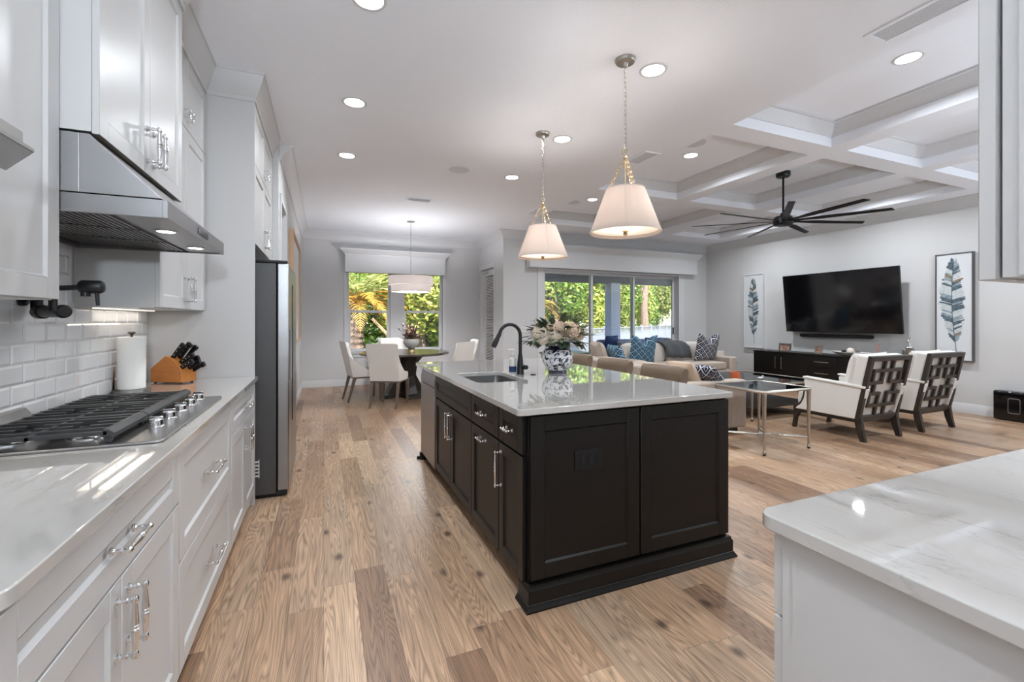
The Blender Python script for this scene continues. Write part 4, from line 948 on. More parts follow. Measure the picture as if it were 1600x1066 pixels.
# vase and bouquet
VX, VY = 1.645, 3.03
k = K('porcelain_vase', 'blue and white floral porcelain vase on the island worktop', 'vase', (VX, VY, .9155))
vs_ = 1.0; a = k.mb(); a.lathe([(.070, 0), (.072, .004), (.070, .012), (.078, .022), (.098, .05), (.115, .085), (.121, .115), (.119, .14), (.106, .168), (.084, .185), (.074, .190), (.072, .20), (.075, .206), (.066, .206), (.065, .19), (.09, .17), (.1, .1), (.06, .02), (0, .02)], (VX, VY, .9155), UZ, 40, cap=False); a.build('jar', 'vase', k.root)
random.seed(4)
k = K('flower_bouquet', 'bouquet of cream hydrangeas and sage leaves arranged in the floral vase', 'flowers', (VX, VY, 1.10))
def bloom(mb, c, R, n=110, s=.018):
    for i in range(n):
        z = 1-2*(i+.5)/n; an = i*2.39996; r = math.sqrt(1-z*z); d = Vector((r*math.cos(an), r*math.sin(an), z))
        if d.z < -.75: continue
        p = Vector(c)+Vector((d.x*R, d.y*R, d.z*R*.85))*random.uniform(.9, 1.05); u = mb.frame(d)[0]; v = d.cross(u); th = random.uniform(0, 3); u2 = u*math.cos(th)+v*math.sin(th); v2 = d.cross(u2)
        for q in range(4):
            e1 = [u2, v2, -u2, -v2][q]; e2 = d.cross(e1)
            mb.add([p, p+e1*s*.6+e2*s*.42+d*s*.22, p+e1*s*1.05+d*s*.1, p+e1*s*.6-e2*s*.42+d*s*.22], [(0, 3, 2, 1)])
def leaf(mb, p, d, L_, W_, curl=.25):
    p = Vector(p); d = Vector(d).normalized(); s = d.cross(UZ)
    if s.length < .1: s = Vector((1, 0, 0))
    s.normalize(); u = s.cross(d); n = 5; vs = []
    for i in range(n+1):
        t = i/n; w_ = W_*math.sin(PI*min(.97, t*.9+.08)); c = p+d*L_*t-u*curl*L_*t*t
        vs += [c-s*w_+u*w_*.3, c, c+s*w_+u*w_*.3]
    fs = []
    for i in range(n): fs += [(i*3, i*3+1, i*3+4, i*3+3), (i*3+1, i*3+2, i*3+5, i*3+4)]
    mb.add(vs, fs)
for (dx_, dy_, z, R, mt) in ((-.055, -.085, 1.26, .070, 'petal'), (.055, -.095, 1.235, .075, 'petal'), (-.075, -.09, 1.185, .072, 'petalw'), (-.165, -.03, 1.215, .06, 'petalw'), (.16, -.02, 1.205, .062, 'petal'), (.02, .10, 1.24, .07, 'petalw'), (.10, .08, 1.25, .066, 'petal'), (-.15, -.06, 1.17, .05, 'petalw')):
    a = k.mb(); bloom(a, (VX+dx_, VY+dy_, z), R*.9, 120, .024); a.build('bloom', mt, k.root, smooth=0)
a = k.mb()
for i in range(210):
    an = random.uniform(0, 2*PI); el = random.uniform(-.18, 1.0); d = Vector((math.cos(an)*math.cos(el), math.sin(an)*math.cos(el), math.sin(el))); r = random.uniform(.07, .185)
    leaf(a, (VX+d.x*r*1.25, VY+d.y*r*1.1, 1.16+d.z*r), d+Vector((0, 0, random.uniform(-.3, .3))), random.uniform(.06, .11), random.uniform(.017, .028))
a.build('leaves', 'leafd', k.root, smooth=60)
a = k.mb()
for (ax_, ay_, h_) in ((.02, -.02, 1.47), (-.06, .0, 1.40), (.07, .0, 1.39), (-.20, -.02, 1.30), (.0, -.05, 1.36)):
    p0 = Vector((VX+ax_*.3, VY+ay_*.3, 1.15)); p1 = Vector((VX+ax_, VY+ay_, h_)); a.tube([p0, (p0+p1)/2+Vector((.01, 0, 0)), p1], .002, 5)
    for q in range(7):
        t = .45+.55*q/6; c = p0.lerp(p1, t); an = q*2.4; leaf(a, c, (math.cos(an), math.sin(an), .5), .045, .013)
a.build('eucalyptus_sprig', 'leafd', k.root, smooth=60)
a = k.mb()
for i in range(30):
    an = random.uniform(0, 2*PI); r = random.uniform(.17, .25); z = random.uniform(1.10, 1.30); p1 = Vector((VX+r*math.cos(an)*.95, VY+r*math.sin(an), z)); p0 = Vector((VX+.05*math.cos(an), VY+.05*math.sin(an), 1.12)); a.tube([p0, p1], .0012, 4); a.lathe([(0, -.008), (.007, 0), (0, .008)], p1, UZ, 6, cap=False)
a.build('berry_sprays', 'petal', k.root)
a = k.mb(); a.cyl((VX, VY, .94), (VX, VY, 1.16), .055, .05); a.build('stems', 'leafd', k.root)

# ---------------------------------------------------------------- right foreground counter
k = K('peninsula_cabinet', 'white cabinet block with plain side panel in the lower right corner', 'cabinet', (1.6, .3, 0))
a = k.mb(); a.box(.868, 4.2, .004, .636, .10, .885); a.box(.93, 4.2, .004, .57, 0, .10); a.build('carcass', 'cab', k.root, smooth=0)
a = k.mb(); a.box(.866, .872, .004, .614, 0, .885); a.build('side_panel', 'cab', k.root, smooth=0)
front(k, 'drawer', (1.74, .638, .705), -UX, UY, .868, .165, 'cab', handle='h'); front(k, 'door', (1.303, .638, .115), -UX, UY, .431, .583, 'cab', handle='vlt'); front(k, 'door', (1.74, .638, .115), -UX, UY, .431, .583, 'cab', handle='vrt')
k = K('peninsula_worktop', 'white veined quartz worktop with rounded corner in the lower right foreground', 'countertop', (1.6, .3, .885))
a = k.mb(); rslab(a, .838, 4.2, .004, .676, .885, .915, .035, ('x0y1',)); a.build('slab', 'quartz', k.root, bevel=.003)
k = K('wall_cabinet', 'white wall cabinet end cropped at the upper right edge', 'cabinet', (1.5, .17, 1.375), 'white wall cabinets over the right counter')
a = k.mb(); a.box(.885, 2.6, .004, .318, 1.375, 2.92); a.build('carcass', 'cab', k.root, smooth=0)
a = k.mb(); a.box(.880, .885, .004, .300, 1.377, 2.92); a.build('side_panel', 'cab', k.root, smooth=0)
front(k, 'door', (1.31, .322, 1.372), -UX, UY, .430, 1.49, 'cab'); front(k, 'door', (1.745, .322, 1.372), -UX, UY, .430, 1.49, 'cab')
m = MB(); molding(m, [(2.6, .345), (.88, .345), (.88, .0)][::-1], [(.002, 2.86), (.012, 2.86), (.012, 2.89), (.018, 2.895), (.06, 2.985), (.075, 3.03), (.08, 3.03), (.08, 3.05), (.002, 3.05)]); struct(m.build('trim_26', 'cab', smooth=30))
k = K('under_cabinet_light', 'warm light strip under the wall cabinet at the right edge', 'light', (1.4, .2, 1.375)); a = k.mb(); a.box(.96, 2.5, .16, .20, 1.362, 1.375); a.build('light_bar', 'strip', k.root, smooth=0)

# ---------------------------------------------------------------- pendants
def pendant(label, x, y, rzv):
    t = thing('pendant_light', label, 'pendant light', (x, y, 3.05), rzv, 'pair of pleated shade pendants over the island')
    zb, zt = 1.895-3.05, 2.185-3.05; rb, rt_ = .232, .126
    a = MB(); a.lathe([(.066, 0), (.066, -.012), (.060, -.022), (.02, -.028), (.012, -.05), (0, -.05)], seg=32, cap=False); a.build('canopy', 'satin', t)
    a = MB(); zc = -.055; i = 0
    while zc > -.59:
        pts = []
        for q in range(10):
            an = 2*PI*q/10; px = .0085*math.cos(an); pz = .019*math.sin(an)
            pts.append((px if i % 2 else 0, 0 if i % 2 else px, zc-.019+pz))
        a.tube(pts, .0023, 5, True); zc -= .031; i += 1
    a.build('chain', 'satin', t)
    a = MB(); a.tube([(.026*math.cos(q*PI/8), 0, -.615+.026*math.sin(q*PI/8)) for q in range(16)], .0035, 6, True); a.build('ring', 'brass', t)
    a = MB(); a.cyl((0, 0, -.64), (0, 0, zb+.02), .0035, seg=8); a.lathe([(.008, 0), (.012, .006), (.012, .012), (.006, .018)], (0, 0, -.665), UZ, 12); a.lathe([(0, -.028), (.012, -.022), (.016, -.012), (.009, -.004), (.022, 0), (.022, .004), (.006, .008)], (0, 0, zb+.008), UZ, 16); a.build('stem', 'brass', t)
    for q in range(3):
        an = 2*PI*q/3+.3; p0 = Vector((.006*math.cos(an), .006*math.sin(an), -.655)); p1 = Vector((rt_*.86*math.cos(an), rt_*.86*math.sin(an), zt+.004)); a = MB(); n = 11; d = (p1-p0).normalized(); L_ = (p1-p0).length/n; s1 = d.cross(UZ).normalized(); s2 = d.cross(s1)
        for i in range(n):
            c = p0+d*L_*(i+.5)
            s = s1 if i % 2 else s2; a.tube([c+d*L_*.66*math.cos(2*PI*w_/8)+s*.0085*math.sin(2*PI*w_/8) for w_ in range(8)], .0026, 5, True)
        a.build('support_chain', 'brass', t)
    a = MB(); seg = 64; prof = [(rb, zb), (rb+.001, zb+.004), ((rb+rt_)/2+.0, (zb+zt)/2), (rt_, zt-.003), (rt_, zt)]
    a.lathe(prof, seg=seg, cap=False); a.lathe([(rt_-.002, zt), (rt_-.002, zt-.002), (rb-.003, zb+.003), (rb-.003, zb)], seg=seg, cap=False); a.build('lamp_shade', 'shade', t)
    a = MB(); a.lathe([(rb+.0015, zb-.001), (rb+.0025, zb+.006), (rb-.004, zb+.007), (rb-.004, zb-.001), (rb+.0015, zb-.001)], seg=seg, cap=False); a.lathe([(rt_+.001, zt-.006), (rt_+.002, zt+.001), (rt_-.004, zt+.001)], seg=seg, cap=False)
    for q in range(4):
        an = PI/4+PI/2*q; c, s = math.cos(an), math.sin(an); a.tube([(rb*c*1.006, rb*s*1.006, zb), (rt_*c*1.01, rt_*s*1.01, zt)], .0026, 5)
    a.build('shade_trim', 'linen', t)
    a = MB(); a.lathe([(0, 0), (rb-.012, 0), (rb-.012, .003), (0, .003)], (0, 0, zb+.02), UZ, seg, cap=False); a.build('diffuser', 'diff', t)
    for q in range(3):
        an = 2*PI*q/3; a = MB(); a.lathe([(0, .0), (.022, .02), (.026, .045), (.014, .075), (.012, .09)], (.055*math.cos(an), .055*math.sin(an), (zb+zt)/2-.05), UZ, 12, cap=False); a.build('bulb', 'warm', t)
    lamp('pendant_lamp', 'POINT', (0, 0, (zb+zt)/2), 14, (1, .93, .88), .06, parent=t)
pendant('larger looking white pleated shade pendant on a chain over the near end of the island', 1.853, 2.47, .15)
pendant('white pleated shade pendant on a chain over the far end of the island', 1.876, 3.74, .55)
# ================================================================ dining nook
t = K('drum_pendant', 'two-tier grey fabric drum pendant over the round dining table', 'pendant light', (1.413, 7.98, 3.05))
c = (1.413, 7.98)
a = t.mb(); a.lathe([(.07, 0), (.07, -.012), (.02, -.02), (0, -.02)], (*c, 3.05), UZ, 24, cap=False); a.build('canopy', 'satin', t.root)
a = t.mb(); z = 3.03; i = 0
while z > 2.12:
    a.tube([(c[0]+(.008*math.cos(q*PI/4) if i % 2 else 0), c[1]+(0 if i % 2 else .008*math.cos(q*PI/4)), z-.02+.02*math.sin(q*PI/4)) for q in range(8)], .0022, 4, True); z -= .034; i += 1
a.build('chain', 'satin', t.root)
a = t.mb(); a.lathe([(.385, 1.925), (.385, 2.075)], (*c, 0), UZ, 48, cap=False); a.lathe([(.381, 2.075), (.381, 1.925)], (*c, 0), UZ, 48, cap=False); a.build('upper_shade', 'shade2', t.root)
a = t.mb(); a.lathe([(.345, 1.80), (.345, 1.925), (.381, 1.925)], (*c, 0), UZ, 48, cap=False); a.lathe([(.341, 1.925), (.341, 1.80)], (*c, 0), UZ, 48, cap=False); a.build('lower_shade', 'shade2', t.root)
a = t.mb(); a.lathe([(0, 1.81), (.34, 1.81)], (*c, 0), UZ, 48, cap=False); a.build('diffuser', 'diff', t.root)
a = t.mb(); a.lathe([(0, 2.08), (.02, 2.08), (.02, 2.10), (0, 2.11)], (*c, 0), UZ, 12, cap=False)
for q in range(3): an = q*2.1; a.tube([(*c, 2.08), (c[0]+.38*math.cos(an), c[1]+.38*math.sin(an), 2.07)], .004, 5)
a.build('spider', 'satin', t.root)
lamp('drum_lamp', 'POINT', (0, 0, -1.10), 42, (.97, .97, 1), .08, parent=t.root)
lamp('drum_down_lamp', 'SPOT', (0, 0, -1.26), 85, (.97, .97, 1), .10, parent=t.root, spot=168)
TX, TY = 1.30, 7.93
t = K('dining_table', 'round dark wood pedestal dining table in the window nook', 'table', (TX, TY, 0))
a = t.mb(); a.lathe([(.60, .715), (.735, .72), (.755, .728), (.76, .74), (.757, .755), (.75, .76), (0, .76)], (TX, TY, 0), UZ, 64, cap=False); a.lathe([(0, .715), (.60, .715)], (TX, TY, 0), UZ, 64, cap=False); a.build('table_top', 'table', t.root)
a = t.mb()
for q in range(4):
    a.T = t.off @ Matrix.Translation((TX, TY, 0)) @ Matrix.Rotation(q*PI/2+.25, 4, 'Z')
    a.prism([(.04, -.09, .06), (.34, -.09, .06), (.28, -.09, .16), (.17, -.09, .36), (.20, -.09, .56), (.34, -.09, .714), (.04, -.09, .714)], (0, .18, 0))
a.build('pedestal', 'wood_dk', t.root, bevel=.008)
a = t.mb()
for q in range(4):
    a.T = t.off @ Matrix.Translation((TX, TY, 0)) @ Matrix.Rotation(q*PI/2+.25, 4, 'Z')
    a.prism([(0, -.13, 0), (.42, -.13, 0), (.40, -.13, .05), (.30, -.13, .075), (0, -.13, .075)], (0, .26, 0))
a.build('plinth_foot', 'wood_dk', t.root, bevel=.008)
a = t.mb()
# dining chair
def dining_chair(label):
    t = thing('dining_chair', label, 'chair', (0, 0, 0), 0, 'cream upholstered dining chairs around the round table')
    # faces +y; rear of chair near y=0
    a = MB(); n = 15; levels = [.40, .46, .52, .60, .68, .78, .88, .945, .965]
    vo = []; vi = []
    for h in levels:
        f = (h-.40)/.565; yb = -.01-.12*f; hw = .235+.012*f-(.02 if h > .95 else 0)
        wing = .34*max(0, 1-(h-.46)/.34)**1.6 if h > .46 else .36
        ro = []; ri = []
        for k in range(n):
            s = -1+2*k/(n-1)
            if abs(s) < .6: x = hw*s/.6; y = yb; xi = x*.86; yi = yb+.055
            else:
                q = (abs(s)-.6)/.4; x = math.copysign(hw, s); y = yb+wing*q; xi = math.copysign(hw-.045, s); yi = max(y-.012*q, yb+.055)
            ro.append((x, y, h)); ri.append((xi, yi, h-(.012 if h > .95 else 0)))
        vo += ro; vi += ri
    L_ = len(levels); fs = []
    for i in range(L_-1):
        for k in range(n-1):
            A0 = i*n+k; fs.append((A0, A0+1, A0+n+1, A0+n)); B0 = L_*n+A0; fs.append((B0+1, B0, B0+n, B0+n+1))
    for k in range(n-1): fs.append(((L_-1)*n+k, (L_-1)*n+k+1, L_*n+(L_-1)*n+k+1, L_*n+(L_-1)*n+k)); fs.append((k+1, k, L_*n+k, L_*n+k+1))
    for i in range(L_-1): fs.append((i*n, (i+1)*n, L_*n+(i+1)*n, L_*n+i*n)); fs.append((i*n+n-1, L_*n+i*n+n-1, L_*n+(i+1)*n+n-1, (i+1)*n+n-1))
    a.add(vo+vi, fs); a.build('backrest', 'ivory', t, smooth=50)
    a = MB(); a.cushion((0, .235, .455), (.45, .47, .11), .28, 10); a.build('seat', 'ivory', t)
    a = MB(); a.box(-.225, .225, -.0, .46, .375, .405); a.build('seat_rail', 'wood_gr', t, bevel=.004)
    for sx in (-1, 1):
        a = MB(); a.T = Matrix.Translation((sx*.20, 0, 0))
        a.add([(-.022, -.005, .376), (.022, -.005, .376), (.022, .045, .376), (-.022, .045, .376), (-.018, -.045, .19), (.018, -.045, .19), (.018, -.008, .19), (-.018, -.008, .19), (-.014, -.095, 0), (.014, -.095, 0), (.014, -.067, 0), (-.014, -.067, 0)], [(3, 2, 1, 0)]+[(i+j, i+(j+1) % 4, i+4+(j+1) % 4, i+4+j) for i in (0, 4) for j in range(4)]+[(8, 9, 10, 11)])
        a.build('leg', 'wood_gr', t, bevel=.003)
        a = MB(); a.T = Matrix.Translation((sx*.20, .43, 0)); a.add([(-.024, -.024, .376), (.024, -.024, .376), (.024, .024, .376), (-.024, .024, .376), (-.013, -.013, 0), (.013, -.013, 0), (.013, .013, 0), (-.013, .013, 0)], [(3, 2, 1, 0), (0, 1, 5, 4), (1, 2, 6, 5), (2, 3, 7, 6), (3, 0, 4, 7), (4, 5, 6, 7)]); a.build('leg', 'wood_gr', t, bevel=.003)
    return t
def aim(x, y, tx=TX, ty=TY): return math.atan2(ty-y, tx-x)-PI/2
ch = dining_chair('cream dining chair nearest the kitchen aisle, its back to the camera'); ch.location = (.84, 6.92, 0); ch.rotation_euler.z = math.radians(-28)
for (x, y, r, lb) in ((.40, 7.78, aim(.40, 7.78), 'cream dining chair at the window-side left of the table, seen in profile'), (1.22, 8.98, PI, 'cream dining chair behind the round table, facing the kitchen'), (2.02, 6.98, aim(2.02, 6.98), 'cream dining chair on the island side of the round table'), (2.42, 7.80, aim(2.42, 7.80), 'cream dining chair beyond the island-side chair, near the side door')):
    dup(ch, (x, y, 0), r, lb)
t = K('footed_bowl_planter', 'grey white footed bowl with bronze base on the dining table', 'planter', (1.40, 7.86, .76))
c = (1.40, 7.86)
a = t.mb(); a.lathe([(.06, .835), (.105, .865), (.135, .915), (.135, .955), (.12, .985), (.112, .985), (.12, .95), (0, .93)], (*c, 0), UZ, 32, cap=False); a.build('bowl', 'ceramic', t.root)
a = t.mb(); a.lathe([(.062, .7605), (.062, .775), (.05, .80), (.06, .836), (0, .836)], (*c, 0), UZ, 28, cap=False); a.build('pedestal_foot', 'brass', t.root)
random.seed(9)
t = K('burgundy_plant', 'burgundy leafed plant with wispy stems growing in the footed bowl', 'plant', (1.40, 7.86, .95))
a = t.mb(); b = t.mb()
for i in range(60):
    an = random.uniform(0, 2*PI); el = random.uniform(.35, 1.4); L_ = random.uniform(.14, .34); d = Vector((math.cos(an)*math.cos(el), math.sin(an)*math.cos(el), math.sin(el)))
    p0 = Vector((*c, .94)); p1 = p0+d*L_; b.tube([p0, p1], .002, 4)
    for q in range(7): leaf(a, p0.lerp(p1, .4+.1*q), (d+Vector((random.gauss(0, .6), random.gauss(0, .6), random.gauss(0, .5)))), random.uniform(.03, .06), .011)
a.build('leaves', 'plantr', t.root, smooth=60); b.build('stems', 'plantr', t.root)
# wall art on the left nook wall
t = K('framed_picture', 'large oak framed picture on the left nook wall beyond the refrigerator', 'picture', (-.40, 7.1, 1.0))
a = t.mb()
for y0, y1, z0, z1 in ((6.20, 6.23, 1.0, 2.45), (7.97, 8.0, 1.0, 2.45), (6.23, 7.97, 1.0, 1.03), (6.23, 7.97, 2.42, 2.45)): a.box(-.398, -.345, y0, y1, z0, z1)
a.build('picture_frame', 'oak', t.root, bevel=.002)
a = t.mb(); a.box(-.398, -.375, 6.23, 7.97, 1.03, 2.42); a.build('print', 'art', t.root, smooth=0)
t = K('light_switch', 'white double light switch plate left of the glass sliding doors', 'switch', (3.62, 8.05, 1.2)); a = t.mb(); a.box(3.56, 3.68, 8.041, 8.049, 1.08, 1.20); sp_ = a.build('switch_plate', 'white', t.root, bevel=.002)
a = t.mb()
for x in (3.58, 3.63): a.box(x, x+.032, 8.037, 8.041, 1.105, 1.175)
a.build('rocker', 'ceramic', sp_, bevel=.002)

# ================================================================ bar stools
def stool(label):
    t = thing('bar_stool', label, 'bar stool', (0, 0, 0), 0, 'upholstered bar stools tucked under the island')
    # local: faces -x (towards island), back at +x
    for sx, sy in ((-1, -1), (-1, 1), (1, -1), (1, 1)):
        a = MB(); a.add([(sx*.17-.018, sy*.17-.018, .62), (sx*.17+.018, sy*.17-.018, .62), (sx*.17+.018, sy*.17+.018, .62), (sx*.17-.018, sy*.17+.018, .62), (sx*.20-.012, sy*.20-.012, 0), (sx*.20+.012, sy*.20-.012, 0), (sx*.20+.012, sy*.20+.012, 0), (sx*.20-.012, sy*.20+.012, 0)], [(3, 2, 1, 0)[::-1], (0, 1, 5, 4), (1, 2, 6, 5), (2, 3, 7, 6), (3, 0, 4, 7), (4, 5, 6, 7)]); a.build('leg', 'wood_dk', t, smooth=0)
    a = MB()
    for p, q in (((-.19, -.19, .2), (-.19, .19, .2)), ((.19, -.19, .26), (.19, .19, .26)), ((-.19, -.19, .26), (.19, -.19, .26)), ((-.19, .19, .26), (.19, .19, .26))): a.cyl(p, q, .009, seg=8)
    a.build('footrest', 'brass', t)
    a = MB(); a.cushion((0, 0, .655), (.44, .45, .09), .3, 8); a.build('seat', 'tan', t)
    a = MB(); n = 14; vs = []; fs = []
    hs = [(.68, .0, .020), (.80, .018, .026), (.90, .035, .030), (.945, .042, .028), (.965, .046, .012)]
    for side in (0, 1):
        for (h, lean, th) in hs:
            for k in range(n+1):
                s = -1+2*k/n; y = .225*s; x = .20+lean-.085*s*s+(th if side else -th); vs.append((x, y, h))
    L_ = len(hs); w_ = n+1
    for i in range(L_-1):
        for k in range(n):
            A0 = i*w_+k; fs.append((A0+1, A0, A0+w_, A0+w_+1)); B0 = L_*w_+A0; fs.append((B0, B0+1, B0+w_+1, B0+w_))
    for k in range(n): fs.append(((L_-1)*w_+k, (L_-1)*w_+k+1, (2*L_-1)*w_+k+1, (2*L_-1)*w_+k)); fs.append((k, k+1, L_*w_+k+1, L_*w_+k)[::-1])
    for i in range(L_-1): fs.append((i*w_, (i+1)*w_, (L_+i+1)*w_, (L_+i)*w_)[::-1]); fs.append((i*w_+n, (i+1)*w_+n, (L_+i+1)*w_+n, (L_+i)*w_+n))
    a.add(vs, fs); a.build('backrest', 'tan', t, smooth=50)
    return t
s0 = stool('tan leather bar stool nearest the camera, only its curved back above the worktop'); s0.location = (2.22, 2.70, 0)
dup(s0, (2.22, 3.32, 0), 0, 'tan leather bar stool in the middle of the row behind the island'); dup(s0, (2.22, 3.94, 0), 0, 'tan leather bar stool farthest along, its back showing beside the vase')

# ================================================================ living room
def pil(name, label, mt, loc, rz_, w_, h_, th, tilt=0., chop=0., roll=0., grp=None):
    t = thing(name, label, 'pillow', loc, rz_, grp); a = MB(); a.T = Matrix.Rotation(roll, 4, 'Y') @ Matrix.Rotation(tilt, 4, 'X'); a.pillow(w_, h_, th, 14, chop); a.build('pillow_cover', mt, t, smooth=70); return t
# near sofa, back to the island, facing +x
SX0, SX1, SY0, SY1 = 3.50, 4.58, 3.80, 6.05
t = K('near_sofa', 'beige linen sofa with its back to the island', 'sofa', ((SX0+SX1)/2, (SY0+SY1)/2, 0))
a = t.mb(); a.box(SX0+.008, SX1-.02, SY0+.01, SY1-.01, .075, .40); a.build('base', 'sofa', t.root, bevel=.02)
a = t.mb(); a.box(SX0+.06, SX1-.08, SY0+.06, SY1-.06, 0, .07); a.build('plinth', 'black', t.root, smooth=0)
for y in (SY0, SY1-.16): a = t.mb(); a.box(SX0, SX1, y, y+.16, .06, .615); a.build('armrest', 'sofa', t.root, bevel=.025)
a = t.mb(); a.box(SX0, SX0+.16, SY0+.16, SY1-.16, .40, .765); a.build('backrest', 'sofa', t.root, bevel=.03)
for i in range(2): a = t.mb(); y = SY0+.17+i*.96; a.cushion((SX0+.66, y+.48, .46), (.86, .95, .15), .25, 8); a.build('seat_cushion', 'sofa', t.root)
for i in range(2): a = t.mb(); y = SY0+.17+i*.96; a.cushion((SX0+.27, y+.48, .625), (.22, .93, .31), .35, 8); a.build('back_cushion', 'sofa', t.root)
pil('throw_pillow', 'pale tan pillow against the near arm of the near sofa', 'pillowtan', (SX0+.52, 4.12, .53), PI/2, .42, .34, .18, -.55)
pil('throw_pillow', 'navy and white lattice pillow beside the pale tan pillow on the near sofa', 'lat_navy', (SX0+.80, 4.10, .54), PI/2+.35, .48, .42, .16, -1.0)
pil('throw_pillow', 'cream pillow at the far end of the near sofa next to the teal one', 'sofa', (SX0+.42, 5.75, .555), PI/2-.3, .50, .46, .18, -.3)
pil('throw_pillow', 'small teal lattice pillow leaning at the far end of the near sofa', 'lat_teal', (SX0+.55, 5.50, .55), PI/2-.2, .42, .42, .16, -.3)
# window sofa, back to the glass doors, facing -y
t = K('window_sofa', 'beige linen sofa in front of the sliding glass doors', 'sofa', (6.1, 6.9, 0))
QX0, QX1, QY0, QY1 = 4.98, 7.28, 6.25, 7.25
a = t.mb(); a.box(QX0+.01, QX1-.01, QY0+.02, QY1-.01, .075, .38); a.build('base', 'sofa', t.root, bevel=.02)
a = t.mb(); a.box(QX0+.06, QX1-.06, QY0+.08, QY1-.06, 0, .07); a.build('plinth', 'black', t.root, smooth=0)
for x in (QX0, QX1-.17): a = t.mb(); a.box(x, x+.17, QY0, QY1, .06, .61); a.build('armrest', 'sofa', t.root, bevel=.025)
a = t.mb(); a.box(QX0+.17, QX1-.17, QY1-.17, QY1, .38, .74); a.build('backrest', 'sofa', t.root, bevel=.03)
for i in range(2): a = t.mb(); x = QX0+.18+i*.97; a.cushion((x+.485, QY0+.43, .45), (.96, .86, .14), .25, 8); a.build('seat_cushion', 'sofa', t.root)
for i in range(2): a = t.mb(); x = QX0+.18+i*.97; a.cushion((x+.485, QY1-.27, .68), (.95, .24, .40), .35, 8); a.build('back_cushion', 'cream', t.root)
pil('throw_pillow', 'navy lattice pillow with chopped top standing at the right end of the window sofa', 'lat_navy', (6.90, 6.68, .52), .05, .58, .55, .17, .22, .16)
pil('throw_pillow', 'teal lattice pillow with chopped top at the left end of the window sofa', 'lat_teal', (5.38, 6.70, .52), -.1, .55, .53, .17, .22, .14)
t = K('throw_blanket', 'dark grey throw blanket draped over the window sofa back cushions', 'blanket', (6.10, 6.95, .9))
a = t.mb(); vs = []; fs = []; n = 16
path = [(6.775, .60), (6.79, .70), (6.80, .80), (6.83, .875), (6.90, .900), (6.98, .90), (7.06, .888), (7.13, .86), (7.262, .77), (7.275, .6)]
for i, (y, z) in enumerate(path):
    for k_ in range(n+1):
        s = k_/n; x = 5.93+.60*s+.06*math.sin(i*.9)*(1-i/12.) + (.12 if i < 3 else 0)*(1-i/3.); vs.append((x, y-.012*math.sin(s*14+i*.3), z+.006*math.sin(s*17)-(.03*s if i < 2 else 0)))
for i in range(len(path)-1):
    for k_ in range(n): fs.append((i*(n+1)+k_, i*(n+1)+k_+1, (i+1)*(n+1)+k_+1, (i+1)*(n+1)+k_))
a.add(vs, fs); o_ = a.build('blanket_cloth', 'throw', t.root, smooth=70); md = o_.modifiers.new('s', 'SOLIDIFY'); md.thickness = .012; md.offset = 0
# end table with drum shade
t = K('end_table', 'dark low end table beyond the right arm of the window sofa', 'table', (7.55, 6.95, 0)); a = t.mb(); a.box(7.28, 7.80, 6.70, 7.20, .42, .46); a.build('table_top', 'wood_dk', t.root, bevel=.004)
for x, y in ((7.30, 6.72), (7.74, 6.72), (7.30, 7.14), (7.74, 7.14)): a = t.mb(); a.box(x, x+.04, y, y+.04, 0, .42); a.build('leg', 'wood_dk', t.root, smooth=0)
t = K('drum_planter', 'plain beige drum container on the dark end table by the console', 'container', (7.52, 6.95, .46)); a = t.mb(); a.lathe([(.14, 0), (.15, .005), (.15, .21), (.145, .215), (.135, .215), (.13, .02), (0, .02)], (7.50, 6.95, .4605), UZ, 32, cap=False); a.build('drum', 'linen', t.root)
